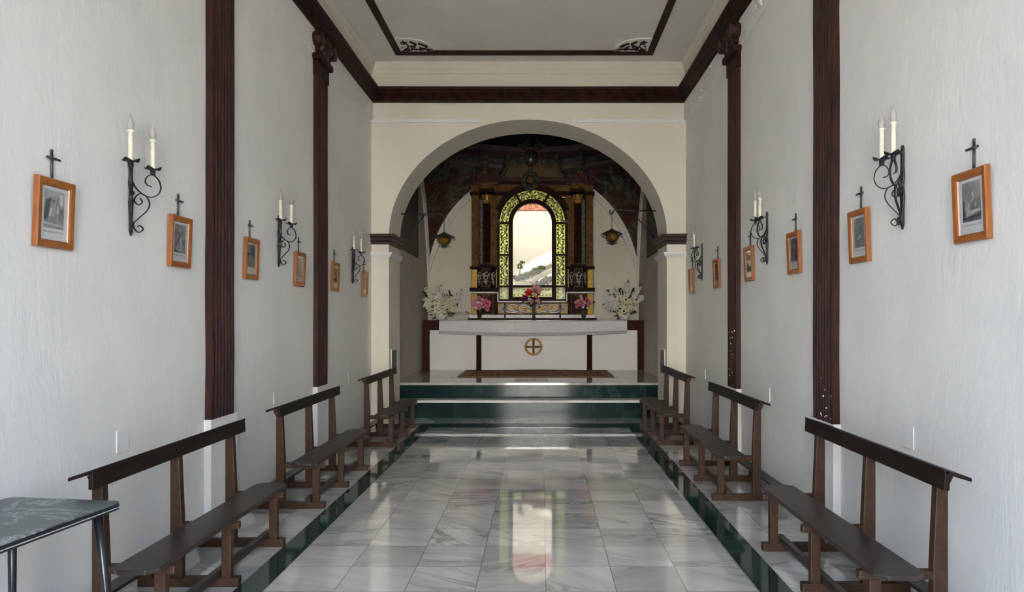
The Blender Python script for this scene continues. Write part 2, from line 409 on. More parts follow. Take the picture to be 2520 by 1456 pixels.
slab = MB().box(-.43, .10, 11.42, 12.0, .541, .544).build('floor_plaque', M['plaque'])
tag(slab, 'thin framed stone plaque set into the platform floor in front of the rug', 'plaque')
fr_ = MB()
x0, x1, y0, y1 = -.43, .10, 11.42, 12.0
for a in ((x0-.012, x1+.012, y0-.012, y0), (x0-.012, x1+.012, y1, y1+.012), (x0-.012, x0, y0, y1), (x1, x1+.012, y0, y1)): fr_.box(a[0], a[1], a[2], a[3], .541, .545)
o = fr_.build('border', M['plaque_line']); o.parent = slab

# nave walls, ceiling
S(MB().box(XL-.25, XL, -1.2, 11.1, 0, 5.6).build('wall_left', M['plaster']))
S(MB().box(XR, XR+.25, -1.2, 11.1, 0, 5.6).build('wall_right', M['plaster']))
S(MB().box(XL-.2, XR+.2, -1.2, 11.0, 5.385, 5.6).build('ceiling', M['plaster_ceiling']))
# rear wall with the open doorway behind the camera
DX0, DX1, DZ = -1.25, .90, 3.7
S(MB().prism([(XL-.2, 0), (DX0, 0), (DX0, DZ), (DX1, DZ), (DX1, 0), (XR+.2, 0), (XR+.2, 5.5), (XL-.2, 5.5)], -1.4, -1.1).build('wall_rear', M['plaster']))
# arch wall
EA, EB, EZ, EX = 2.072, 1.733, 2.818, -.1975
arc = [(EX+EA*math.cos(PI*i/64), EZ+EB*math.sin(PI*i/64)) for i in range(65)]   # right -> left
poly = [(XR+.2, 0), (XR+.2, 5.5), (XL-.2, 5.5), (XL-.2, 0), (X0, 0)] + [(X0, EZ)] + arc[::-1][1:-1] + [(X1, EZ), (X1, 0)]
S(MB().prism(poly, YF, YB).build('wall_front', M['plaster_cream']))
# chancel walls
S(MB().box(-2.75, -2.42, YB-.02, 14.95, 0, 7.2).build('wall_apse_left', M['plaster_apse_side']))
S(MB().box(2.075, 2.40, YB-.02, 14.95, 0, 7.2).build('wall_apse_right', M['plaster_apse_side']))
Y0 = 14.35; k0 = Y0/F
def RX(px): return (px-CX)*k0
def RZ(py): return H+(CY-py)*k0
RC = RX(1310)
YW = 14.72
hx0, hx1, hz0, hz1 = RX(1225), RX(1395), RZ(739), RZ(462)
b = MB()
b.box(-2.5, hx0, YW, YW+.18, 0, 7.2); b.box(hx1, 2.2, YW, YW+.18, 0, 7.2)
b.box(hx0, hx1, YW, YW+.18, 0, hz0); b.box(hx0, hx1, YW, YW+.18, hz1, 7.2)
S(b.build('wall_apse_back', M['plaster_apse']))
# roof above chancel
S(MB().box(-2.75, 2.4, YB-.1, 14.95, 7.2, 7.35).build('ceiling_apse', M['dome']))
# pendentives, ring, dome
CXc, CYc, A_, B_, Zc, Cz = -.1725, 12.91, 2.2475, 1.81, 2.36, 2.40
def pend(u, v): return P3(CXc+A_*u, CYc+B_*v, Zc+Cz*math.sqrt(max(0, 2-u*u-v*v)))
b = MB()
for su in (1, -1):
    for sv in (1, -1):
        def f(s, t, su=su, sv=sv):
            a = PI/2*s
            c, d = math.cos(a), math.sin(a)
            q = 1/max(c, d)                       # to the square
            rr = 1+(q-1)*t
            return pend(su*min(1, c*rr), sv*min(1, d*rr))
        b.grid(f, 32, 14)
S(b.build('ceiling_pendentives', M['fresco'], smooth=True, solid=0))
Zr = Zc+Cz
def ring(prof, m, name):
    b = MB(); n = 72; rings = []
    for d, z in prof:
        rings.append([b.bm.verts.new((CXc+(A_-d*1.1)*math.cos(2*PI*j/n), CYc+(B_-d)*math.sin(2*PI*j/n), z)) for j in range(n)])
    for P_, Q_ in zip(rings, rings[1:]):
        for j in range(n): b.bm.faces.new((P_[j], P_[(j+1) % n], Q_[(j+1) % n], Q_[j]))
    return S(b.build(name, m, smooth=False))
ring([(-.02, Zr-.02), (.05, Zr-.01), (.07, Zr+.06), (.05, Zr+.10)], M['ring_pink'], 'trim_6')
ring([(.05, Zr+.10), (.03, Zr+.11), (.03, Zr+.20), (.06, Zr+.21)], M['ring_blue'], 'trim_7')
ring([(.06, Zr+.21), (.09, Zr+.22), (.09, Zr+.31)], M['ring_red'], 'trim_8')
ring([(.09, Zr+.31), (.16, Zr+.33), (.18, Zr+.41), (.20, Zr+.43), (0, Zr+.45)], M['ring_pink'], 'trim_9')
b = MB(); n = 48; prev = None
for i in range(13):
    a = PI/2*i/12
    rr, zz = math.cos(a), Zr+.43+1.7*math.sin(a)
    cur = [b.bm.verts.new((CXc+A_*rr*math.cos(2*PI*j/n), CYc+B_*rr*math.sin(2*PI*j/n), zz)) for j in range(n)]
    if prev:
        for j in range(n): b.bm.faces.new((prev[j], prev[(j+1) % n], cur[(j+1) % n], cur[j]))
    prev = cur
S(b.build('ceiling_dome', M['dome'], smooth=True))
# cream arch ribs on back wall and side walls
def rib(fn, inward, name, thick=.06, w=.125):
    """fn(a)->point at the wall on the arch line, inward -> normal out of the wall"""
    b = MB(); prev = None; nseg = 40
    for i in range(nseg+1):
        a = PI*i/nseg
        taper = 1
        ring_ = []
        tw = min(1, .15+2.2*math.sin(a))
        for rr, dd in ((1.0, .0), (1.0, thick), (1-w*.35, thick), (1-w*.42, thick*.75), (1-w*.75, thick*.7), (1-w*.85, .02), (1-w*.85, 0)):
            k = 1-(1-rr)*tw
            ring_.append(b.bm.verts.new(fn(a, k)+Vector(inward)*dd))
        if prev:
            for j in range(len(ring_)-1): b.bm.faces.new((prev[j], prev[j+1], ring_[j+1], ring_[j]))
        prev = ring_
    return S(b.build(name, M['plaster_cream'], smooth=False))
rib(lambda a, k: P3(CXc+A_*math.cos(a)*(1-(1-k)*.62), YW, Zc+Cz*math.sin(a)*(1-(1-k)*.55)), (0, -1, 0), 'trim_10')
rib(lambda a, k: P3(-2.42, CYc+B_*math.cos(a)*(1-(1-k)*.75), Zc+Cz*math.sin(a)*(1-(1-k)*.55)), (1, 0, 0), 'trim_11', thick=.05)
rib(lambda a, k: P3(2.075, CYc+B_*math.cos(a)*(1-(1-k)*.75), Zc+Cz*math.sin(a)*(1-(1-k)*.55)), (-1, 0, 0), 'trim_12', thick=.05)
# dark painted panels on chancel side walls
for nm, x0, x1, lab in (('wall_painting', -2.425, -2.395, 'dark brown painted panel high on the chancel wall left of the arch opening'),
                        ('wall_painting', 2.05, 2.08, 'dark brown painted panel high on the chancel wall right of the arch opening')):
    o = MB().prism([(11.15, 2.80), (13.45, 2.76), (13.45, 4.0), (13.2, 4.55), (12.6, 4.72), (11.15, 4.72)], x0, x1, 'X').build(nm, M['dark_canvas'])
    tag(o, lab, 'painting', 'dark panels on the chancel side walls')

# cornices swept around left - front - right
def around(prof, m, name, wob=0):
    b = MB(); cols = []
    ys = [-1.1+(YF+1.1)*i/12 for i in range(12)]
    for d, z in prof:
        row = [(XL+d, y, z) for y in ys]+[(XL+d, YF-d, z), (EX, YF-d, z), (XR-d, YF-d, z)]+[(XR-d, y, z) for y in ys[::-1]]
        r_ = random.Random(3)
        row = [(x, y, zz+r_.uniform(-wob, wob)) for x, y, zz in row]
        cols.append([b.bm.verts.new(p) for p in row])
    for P_, Q_ in zip(cols, cols[1:]):
        for j in range(len(P_)-1): b.bm.faces.new((P_[j], P_[j+1], Q_[j+1], Q_[j]))
    return S(b.build(name, m))
around([(0, 4.795), (.05, 4.795), (.055, 4.82), (.075, 4.835), (.075, 4.865), (.095, 4.875), (.09, 4.90), (.115, 4.915), (.115, 4.94), (.14, 4.955), (.145, 4.985), (.13, 5.0), (0, 5.0)], M['maroon_dark'], 'trim_13', .005)
around([(0, 5.225), (.02, 5.225), (.025, 5.27), (.05, 5.30), (.055, 5.33), (.08, 5.36), (.085, 5.39)], M['plaster_cream'], 'trim_14', .003)
for nm, xa, xb in (('trim_15', XL, XL+.028), ('trim_16', XR-.028, XR)):
    S(MB().box(xa, xb, -1.1, YF, 4.53, 4.80).build(nm, M['plaster']))
# thin battens either side of the arch crown
S(MB().box(XL, RX(1183)*YF/Y0, YF-.022, YF+.01, 4.50, 4.56).build('trim_17', M['white_paint'], bevel=.006))
S(MB().box(RX(1403)*YF/Y0, XR, YF-.022, YF+.01, 4.50, 4.56).build('trim_18', M['white_paint'], bevel=.006))
# peeling paint flakes on the right frieze
b = MB()
for px, py, sz in ((1872, 6, .05), (1862, 20, .03), (1750, 165, .015), (1742, 178, .013), (1728, 222, .012), (1724, 240, .010)):
    c = onwall(px, py, XR-.03)
    b.hexa([c+P3(-.012, -sz, -sz), c+P3(-.012, sz, -sz*.6), c+P3(0, sz, -sz*.6), c+P3(0, -sz, -sz), c+P3(-.03, -sz*.4, sz), c+P3(-.03, sz, sz*.7), c+P3(0, sz, sz*.7), c+P3(0, -sz*.4, sz)])
S(b.build('trim_19', M['white_paint']))
# ceiling border strips
b = MB()
b.box(-2.09, -1.995, -1.0, 9.92, 5.36, 5.39); b.box(1.51, 1.605, -1.0, 9.92, 5.36, 5.39); b.box(-2.09, 1.605, 9.79, 9.92, 5.358, 5.39)
S(b.build('trim_20', M['maroon_dark'], bevel=.008))
# imposts
for sgn, nm1, nm2, xin, xout in ((1, 'trim_21', 'trim_22', X0, XL), (-1, 'trim_23', 'trim_24', X1, XR)):
    def swp(prof, m, nm):
        b = MB(); cols = []
        for d, z in prof:
            cols.append([b.bm.verts.new(p) for p in ((xout, YF-d, z), (xin+sgn*d, YF-d, z), (xin+sgn*d, YB, z), (xin-sgn*.1, YB, z))])
        for P_, Q_ in zip(cols, cols[1:]):
            for j in range(3): b.bm.faces.new((P_[j], P_[j+1], Q_[j+1], Q_[j]))
        b.bm.faces.new([c[0] for c in cols]); b.bm.faces.new([cols[-1][j] for j in (0, 1, 2, 3)])
        return S(b.build(nm, m))
    swp([(0, 2.69), (.03, 2.69), (.035, 2.73), (.06, 2.745), (.06, 2.785), (.085, 2.80), (.09, 2.84), (0, 2.842)], M['maroon'], nm1)
    swp([(0, 2.495), (.015, 2.495), (.03, 2.52), (.04, 2.525), (.055, 2.555), (.055, 2.572), (0, 2.575)], M['white_paint'], nm2)

# fluted pilasters
def pilaster(side, y0, y1, nm, cap=False):
    Xw = XL if side < 0 else XR
    s_ = -side
    n = 7; w = y1-y0; prof = []
    for i in range(n):
        a = y0+w*i/n; d = w/n
        prof += [(a+d*.02, .046), (a+d*.22, .058), (a+d*.40, .058), (a+d*.55, .042), (a+d*.85, .040)]
    prof = [(y0, -.02), (y0, .050)]+prof[1:]+[(y1, .050), (y1, -.02)]
    ztop = 4.80 if not cap else 4.30
    zs = [.83, 1.3, 1.8, 2.3, 2.8, 3.3, 3.8, ztop]
    b = MB(); cols = []
    r_ = random.Random(int(y0*100))
    for z in zs:
        dy = r_.uniform(-.008, .008)
        cols.append([b.bm.verts.new((Xw+s_*d, y+dy, z)) for y, d in prof])
    for P_, Q_ in zip(cols, cols[1:]):
        for j in range(len(P_)-1): b.bm.faces.new((P_[j], P_[j+1], Q_[j+1], Q_[j]))
    b.bm.faces.new(cols[0]); b.bm.faces.new(cols[-1])
    root = S(b.build(nm, M['maroon']))
    bb = MB().box(min(Xw, Xw+s_*.055), max(Xw, Xw+s_*.055), y0-.02, y1+.05, 0, .83).build('pilaster_base', M['plaster'], root)
    if cap:
        yc = (y0+y1)/2
        b = MB()
        b.box(min(Xw, Xw+s_*.06), max(Xw, Xw+s_*.06), y0-.01, y1+.02, 4.30, 4.52)
        b.build('plain_necking', M['maroon_dark'], root)
        b = MB().box(min(Xw, Xw+s_*.10), max(Xw, Xw+s_*.10), y0-.05, y1+.07, 4.46, 4.54)
        b.build('neck_slab', M['maroon_dark'], root, bevel=.02)
        b = MB()
        for yy in (y0-.05, y1+.07):
            b.lathe([(.001, 0), (.075, 0), (.08, .04), (.075, .10), (.001, .11)], (Xw+s_*.02 if s_ > 0 else Xw-.13, yy, 4.68), 14, 'X')
        for kx in range(5):
            b.ball((Xw+s_*.09, y0+w*(kx+.5)/5, 4.66+.03*(kx % 2)), (.05, .05, .075), 8, 6, .12)
            b.ball((Xw+s_*.08, y0+w*(kx+.5)/5, 4.58+.03*((kx+1) % 2)), (.04, .04, .06), 8, 6, .12)
        b.box(min(Xw, Xw+s_*.07), max(Xw, Xw+s_*.07), y0-.03, y1+.05, 4.56, 4.79)
        b.build('capital', M['maroon'], root, smooth=False)
    return root
pilaster(-1, 5.21, 5.59, 'trim_25')
pilaster(-1, 7.68, 8.04, 'trim_26', True)
def chips(root, y0, y1, zlo, zhi, n, seed):
    r_ = random.Random(seed)
    b = MB()
    for i in range(n):
        z = zlo+(zhi-zlo)*r_.random()**2; y = r_.uniform(y0, y1); h = r_.uniform(.003, .013); w_ = r_.uniform(.0015, .004)
        b.prism([(y-w_, z), (y+w_*.6, z-h*.3), (y+w_, z+h*.5), (y, z+h)], XR-.0605, XR-.05, 'X')
    b.build('bare_chips', M['white_paint'], root)
chips(pilaster(1, 4.99, 5.35, 'trim_27'), 5.0, 5.2, .86, 1.15, 12, 1)
chips(pilaster(1, 7.46, 7.80, 'trim_28', True), 7.47, 7.72, .86, 1.5, 16, 2)

# ceiling corner plaques
def plaque(cx, cy, sx, label):
    o = MB()
    pts = [(0, 0), (.47, 0), (.47, -.16), (.36, -.36), (.20, -.44), (0, -.44)]
    root = thing('ceiling_plaque', (cx, cy, 5.385), label, 'plaque', 'scroll plaques in the ceiling corners')
    o.prism([(cx+sx*u, cy+v) for u, v in pts], 5.365, 5.386, 'Z')
    o.build('plate', M['white_paint'], root, bevel=.006)
    b = MB()
    def T(pts, r):
        b.tube([P3(cx+sx*u, cy+v, 5.36) for u, v in pts], r, 6, side=(0, 0, 1), r2=None)
    for c in ((.10, -.08), (.20, -.17), (.33, -.10), (.10, -.30), (.42, -.05)):
        T(spiral(c[0], c[1], .055, 1.3, rnd.uniform(0, 6), rnd.choice((1, -1)), 12), .007)
    T([(q.x, q.y) for q in cr([(.05, -.04, 0), (.14, -.20, 0), (.10, -.38, 0)])], .009)
    T([(q.x, q.y) for q in cr([(.05, -.04, 0), (.22, -.09, 0), (.42, -.10, 0)])], .009)
    T([(q.x, q.y) for q in cr([(.20, -.36, 0), (.26, -.28, 0), (.22, -.20, 0)])], .016)
    T([(q.x, q.y) for q in cr([(.30, -.30, 0), (.37, -.24, 0), (.40, -.17, 0)])], .016)
    for q in range(22):
        b.ball((cx+sx*rnd.uniform(.03, .43), cy-rnd.uniform(.03, .22), 5.362), (.016, .010, .010), 6, 4)
    b.build('scroll_relief', M['maroon_dark'], root)
plaque(-1.99, 9.785, 1, 'white ceiling corner plaque with dark scrollwork, at the left end of the ceiling border')
plaque(1.505, 9.785, -1, 'white ceiling corner plaque with dark scrollwork, at the right end of the ceiling border')

# ================================================================ BENCHES
def make_bench():
    root = thing('bench', (0, 0, 0))
    q = .715
    def X(a, b_): return (min(-a, -b_), max(-a, -b_))
    # seat with rounded corners
    x0, x1 = X(.02, .25); L = .87; c = .05
    b = MB().prism([(x1-c, -L), (x1, -L+c), (x1, L-c), (x1-c, L), (x0+c, L), (x0, L-c), (x0, -L+c), (x0+c, -L)], .385, .41, 'Z')
    b.build('seat', M['wood_dark'], root, local=True, bevel=.005)
    b = MB().prism([(-.352, .785), (-.352, .87), (-.332, .88), (-.325, .785)], -.845, .845, 'Y')
    b.build('backrest', M['wood_back'], root, local=True, bevel=.004)
    b = MB().prism([(-.33, .862), (-.326, .882), (-.45, .842), (-.45, .824)], -.845, .845, 'Y')
    b.build('book_rest', M['wood_back'], root, local=True, bevel=.004)
    for y in (-q, 0, q):
        MB().box(*X(0, .60), y-.025, y+.025, 0, .056).build('foot_rail', M['wood'], root, local=True, bevel=.005)
        MB().box(*X(.046, .10), y-.023, y+.023, .056, .345).build('leg', M['wood'], root, local=True, bevel=.004)
        MB().box(*X(0, .34), y-.022, y+.022, .342, .385).build('seat_rail', M['wood'], root, local=True, bevel=.006)
        b = MB().prism([(-.405, .056), (-.335, .056), (-.337, .42), (-.353, .79), (-.353, .855), (-.43, .825), (-.405, .775)], y-.023, y+.023, 'Y')
        b.build('post', M['wood'], root, local=True, bevel=.004)
    MB().box(*X(.108, .152), -.77, .77, .056, .098).build('stretcher', M['wood_dark'], root, local=True, bevel=.004)
    b = MB().box(*X(.50, .598), -.85, .85, .112, .134).build('kneeler', M['wood_dark'], root, local=True, bevel=.004)
    for y in (-q, 0, q): MB().box(*X(.52, .58), y-.022, y+.022, .056, .112).build('kneeler_support', M['wood'], root, local=True)
    return root
bench = make_bench()
BN = [(-1.80, 4.125, 0, 'dark brown wooden bench by the left wall nearest the camera, behind the marble-top table'),
      (-1.815, 6.515, 0, 'dark brown wooden bench at the middle of the row along the left wall'),
      (-1.795, 9.30, 0, 'dark brown wooden bench along the left wall farthest away, beside the steps'),
      (1.517, 4.03, 1, 'dark brown wooden bench along the right wall nearest the camera'),
      (1.495, 6.765, 1, 'dark brown wooden bench at the middle of the row along the right wall'),
      (1.440, 9.40, 1, 'dark brown wooden bench along the right wall farthest away, beside the steps')]
for i, (x, y, s_, lab) in enumerate(BN):
    o = bench if i == 0 else copy_tree(bench)
    o.location = (x, y, 0); o.rotation_euler = (0, 0, PI*s_); o.scale = (1.045, 1, 1.02) if s_ else (1, 1, .995)
    tag(o, lab, 'bench', 'wooden benches along the walls')

# ================================================================ TABLE
a = R(7.5)
tb = thing('side_table', (-1.876, 3.09, 0), 'dark grey marble-topped table with black splayed legs in the left foreground', 'table')
tb.rotation_euler = (0, 0, -a)
TW, TL, TZ = .56, .70, .78
def rrect(x0, x1, y0, y1, r, n=4):
    out = []
    for cx, cy, a0 in ((x1-r, y1-r, 0), (x0+r, y1-r, 90), (x0+r, y0+r, 180), (x1-r, y0+r, 270)):
        for i in range(n+1):
            t = R(a0+90*i/n); out.append((cx+r*math.cos(t), cy+r*math.sin(t)))
    return out
MB().prism(rrect(-TW, 0, -TL, 0, .03), TZ-.006, TZ, 'Z').build('table_top', M['table_marble'], tb, local=True)
MB().prism(rrect(-TW-.003, .003, -TL-.003, .003, .033), TZ-.034, TZ-.0065, 'Z').build('rim', M['black_metal'], tb, local=True, bevel=.004)
MB().prism(rrect(-TW-.0045, .0045, -TL-.0045, .0045, .034), TZ-.024, TZ-.0195, 'Z').build('edge_strip', M['steel_edge'], tb, local=True)
for x, y, dx, dy in ((-.07, -.06, .055, .04), (-TW+.07, -.06, -.03, .03), (-.07, -TL+.06, .055, -.04), (-TW+.07, -TL+.06, -.03, -.04)):
    MB().tube([(x, y, TZ-.034), (x+dx*.5, y+dy*.5, .38), (x+dx, y+dy, 0)], [.019, .016, .011], 12).build('leg', M['black_metal'], tb, local=True, smooth=True)

# ================================================================ PICTURES AND CROSSES
def vnoise(seed):
    r_ = random.Random(seed); G = {}
    def f(x, y):
        i, j = math.floor(x), math.floor(y); u, v = x-i, y-j
        u, v = u*u*(3-2*u), v*v*(3-2*v)
        def g(a, b_):
            if (a, b_) not in G: G[(a, b_)] = r_.random()
            return G[(a, b_)]
        return (g(i, j)*(1-u)+g(i+1, j)*u)*(1-v)+(g(i, j+1)*(1-u)+g(i+1, j+1)*u)*v
    return f
# strokes: (x0,y0,x1,y1,radius,value) in 0..1, y up; x as seen from the room
PICS = {
 'L0': (.30, .46, [(.08, .30, .18, .66, .12, .10), (.12, .70, .22, .72, .06, .12), (.28, .72, .28, .76, .05, .08), (.45, .70, .45, .72, .05, .07), (.30, .25, .44, .55, .10, .30), (.30, .34, .36, .50, .05, .72), (.45, .38, .50, .55, .09, .40), (.70, .22, .72, .55, .10, .36), (.66, .42, .70, .58, .05, .55), (.78, .28, .86, .50, .07, .24), (.80, .64, .86, .64, .07, .45), (.62, .72, .78, .56, .025, .16), (.68, .82, .60, .60, .03, .22), (.0, .12, 1, .08, .04, .55), (.85, .85, .85, .70, .09, .70)]),
 'L1': (.24, .34, [(.30, .12, .32, .60, .06, .42), (.27, .70, .27, .74, .045, .12), (.20, .30, .36, .48, .05, .10), (.58, .14, .60, .50, .10, .46), (.55, .48, .62, .56, .07, .56), (.40, .50, .76, .78, .018, .12), (.85, .50, .85, .62, .08, .38), (.44, .58, .44, .60, .04, .14), (0, .06, .3, .06, .06, .06), (.2, .10, .9, .08, .03, .5), (.40, .78, .42, .80, .08, .48)]),
 'R0': (.17, .30, [(.40, .95, .40, .30, .03, .30), (.57, .70, .60, .62, .055, .52), (.48, .50, .62, .60, .04, .44), (.20, .34, .22, .56, .07, .36), (.26, .62, .26, .64, .035, .45), (.34, .32, .36, .44, .05, .50), (.25, .16, .32, .34, .08, .46), (.32, .20, .60, .22, .075, .55), (.55, .22, .92, .26, .05, .58), (.70, .38, .72, .44, .045, .34), (.85, .34, .86, .48, .08, .14), (.04, .2, .08, .5, .07, .08), (0, .08, 1, .12, .03, .06)]),
 'R1': (.20, .32, [(.66, .70, .66, .40, .03, .12), (.56, .68, .64, .66, .02, .10), (.18, .36, .60, .34, .06, .36), (.10, .16, .30, .44, .10, .20), (.36, .30, .70, .40, .04, .55), (.20, .06, .66, .34, .012, .06), (.7, .10, .9, .3, .1, .26)]),
}
def engraving(key, seed):
    nx, ny = 44, 64; w, h = .145, .195; zo = .022
    base, top, strokes = PICS.get(key) or (.11, .20, None)
    r_ = random.Random(seed)
    if strokes is None:
        strokes = []
        for i in range(9):
            x = r_.uniform(.1, .9); y = r_.uniform(.1, .35); hh = r_.uniform(.15, .4); v = r_.choice((.06, .10, .24, .30, .36))
            strokes += [(x, y, x+r_.uniform(-.08, .08), y+hh, r_.uniform(.05, .09), v), (x, y+hh+.09, x, y+hh+.10, .035, v*1.1)]
        strokes.append((.3, .85, .6, .45, .02, .05)); strokes.append((0, .05, 1, .07, .04, .28))
    f = vnoise(seed)
    me = bpy.data.meshes.new('engraving'); V = []; Fc = []; col = []
    for j in range(ny+1):
        for i in range(nx+1):
            u, v = i/nx, j/ny
            V.append((.0105, -w/2+w*u, -h/2+h*v+zo))
            val = base+(top-base)*max(0, v-.3)*1.5*f(u*5+3, v*8)*1.6+.10*(f(u*16, v*22)-.5)+.06*(f(u*7, v*9)-.5)
            for x0, y0, x1, y1, rr, vv in strokes:
                dx, dy = x1-x0, (y1-y0)*1.3; L2 = dx*dx+dy*dy+1e-9
                px, py = u-x0, (v-y0)*1.3
                t = max(0, min(1, (px*dx+py*dy)/L2)); d = math.hypot(px-t*dx, py-t*dy)
                if d < rr*1.25:
                    k = min(1, (rr*1.25-d)/(rr*.5)); val = val*(1-k)+(vv+.07*(f(u*20+9, v*26)-.5))*k
            val = max(.02, min(.75, val)); col.append((val, val*1.0, val*.99, 1))
    for j in range(ny):
        for i in range(nx):
            a0 = j*(nx+1)+i; Fc.append((a0, a0+1, a0+nx+2, a0+nx+1))
    me.from_pydata(V, [], Fc); me.materials.append(M['print'])
    ca = me.color_attributes.new('ink', 'FLOAT_COLOR', 'POINT')
    ca.data.foreach_set('color', [c for t in col for c in t])
    return me
def text_mesh(txt, width, loc, size=.012):
    cu = bpy.data.curves.new('t', 'FONT'); cu.body = txt; cu.size = size; cu.align_x = 'CENTER'; cu.resolution_u = 2
    o = bpy.data.objects.new('t', cu); C.objects.link(o)
    bpy.context.view_layer.update()
    me = bpy.data.meshes.new_from_object(o.evaluated_get(bpy.context.evaluated_depsgraph_get()))
    bpy.data.objects.remove(o)
    xs = [v.co.x for v in me.vertices]; k = width/(max(xs)-min(xs))
    for v in me.vertices:
        x, y = v.co.x*k, v.co.y
        v.co = (loc[0], loc[1]+x, loc[2]+y)      # lies in the y-z plane facing +x
    me.materials.clear(); me.materials.append(M['ink'])
    return me
FW, FH, FB = .274, .355, .042
def frame_mesh():
    b = MB()
    prof = [(0, 0), (0, .020), (.006, .027), (.030, .024), (FB-.004, .018), (FB, .010), (FB, 0)]
    rings = []
    for d, x in prof:
        rings.append([b.bm.verts.new((x, sy*(FW/2-d), sz*(FH/2-d))) for sy, sz in ((-1, -1), (1, -1), (1, 1), (-1, 1))])
    for P_, Q_ in zip(rings, rings[1:]):
        for j in range(4): b.bm.faces.new((P_[j], P_[(j+1) % 4], Q_[(j+1) % 4], Q_[j]))
    return b.mesh('frame', M['frame_wood'])
FM = frame_mesh()
MATM = MB().box(.002, .0095, -(FW/2-FB+.002), FW/2-FB+.002, -(FH/2-FB+.002), FH/2-FB+.002).mesh('mat_board', M['paper'])
GLM = MB().box(.0125, .0135, -(FW/2-FB+.001), FW/2-FB+.001, -(FH/2-FB+.001), FH/2-FB+.001).mesh('glass_pane', M['picture_glass'])
b = MB().tube([(0.008, 0, -.02), (0.008, 0, .128)], .0065, 8)
b.ball((.008, 0, .136), .0085, 8, 6)
CRM1 = b.mesh('upright', M['cross_iron'], True)
CRM2 = MB().tube([(0.018, -.046, .095), (0.018, .046, .095)], .0065, 8).mesh('crossbar', M['cross_iron'], True)
def pic_at(Yc, Zc_, side, key, seed, cap, plab, clab):
    Xw = XL if side < 0 else XR
    o = thing('framed_picture', (Xw-side*.010, Yc, Zc_), plab, 'picture', 'framed engravings along the walls')
    o.rotation_euler = (0, R(2.2), 0 if side < 0 else PI)
    def add(n, me, par):
        q = bpy.data.objects.new(n, me); C.objects.link(q); q.parent = par; return q
    add('frame', FM, o); mb_ = add('mat_board', MATM, o)
    e = add('engraving', engraving(key, seed), o)
    if cap: add('caption', text_mesh(cap, .148, (.0103, 0, -.098), .011), o)
    add('glass_pane', GLM, o)
    c = thing('wall_cross', (Xw, Yc, Zc_+FH/2+.012), clab, 'cross', 'small iron crosses above the pictures')
    c.rotation_euler = (0, 0, 0 if side < 0 else PI)
    add('upright', CRM1, c); add('crossbar', CRM2, c)
# centres from the photo: (px left, px right, y mid-left, y mid-right)
PL = [((88, 184), (515, 536), 'L0', 'JESÚS CARGADO CON LA CRUZ', 'nearest the camera on the left wall, above the table'),
      ((416, 474.5), (589, 600.5), 'L1', 'JESÚS CAE POR PRIMERA VEZ', 'on the left wall between sconce and first pilaster'),
      ((601.5, 639), (631.5, 640.5), 'L2', 'JESÚS ENCUENTRA A SU MADRE', 'on the left wall just past the first pilaster'),
      ((726, 753), (660, 665), 'L3', 'JESÚS AYUDADO POR SIMÓN', 'on the left wall just before the second pilaster'),
      ((817, 836.5), (679, 682.5), 'L4', None, 'on the left wall just past the second pilaster'),
      ((892, 906.5), (698, 700), 'L5', None, 'farthest away on the left wall, next to the arch')]
PR = [((2341.5, 2434.5), (518, 492.5), 'R0', 'JESÚS DESCENDIDO DE LA CRUZ', 'nearest the camera on the right wall'),
      ((2087, 2136.5), (585.5, 575), 'R1', 'JESÚS MUERE EN LA CRUZ', 'on the right wall between sconce and first pilaster'),
      ((1935, 1969), (625, 618.5), 'R2', 'JESÚS CLAVADO EN LA CRUZ', 'on the right wall just past the first pilaster'),
      ((1829.5, 1853.5), (650.5, 647.5), 'R3', None, 'on the right wall just before the second pilaster'),
      ((1753, 1771.5), (675, 671.5), 'R4', None, 'on the right wall just past the second pilaster'),
      ((1693.5, 1706.5), (691.5, 689), 'R5', None, 'farthest away on the right wall, next to the arch')]
for side, rows in ((-1, PL), (1, PR)):
    Xf = (XL+.03) if side < 0 else (XR-.03)
    for i, (pxs, pys, key, cap, where) in enumerate(rows):
        A1, A2 = onwall(pxs[0], pys[0], Xf), onwall(pxs[1], pys[1], Xf)
        c = (A1+A2)/2
        pic_at(c.y, c.z, side, key, 11+i+20*(side > 0), cap, 'orange-brown framed engraving '+where, 'small iron cross over the picture '+where)

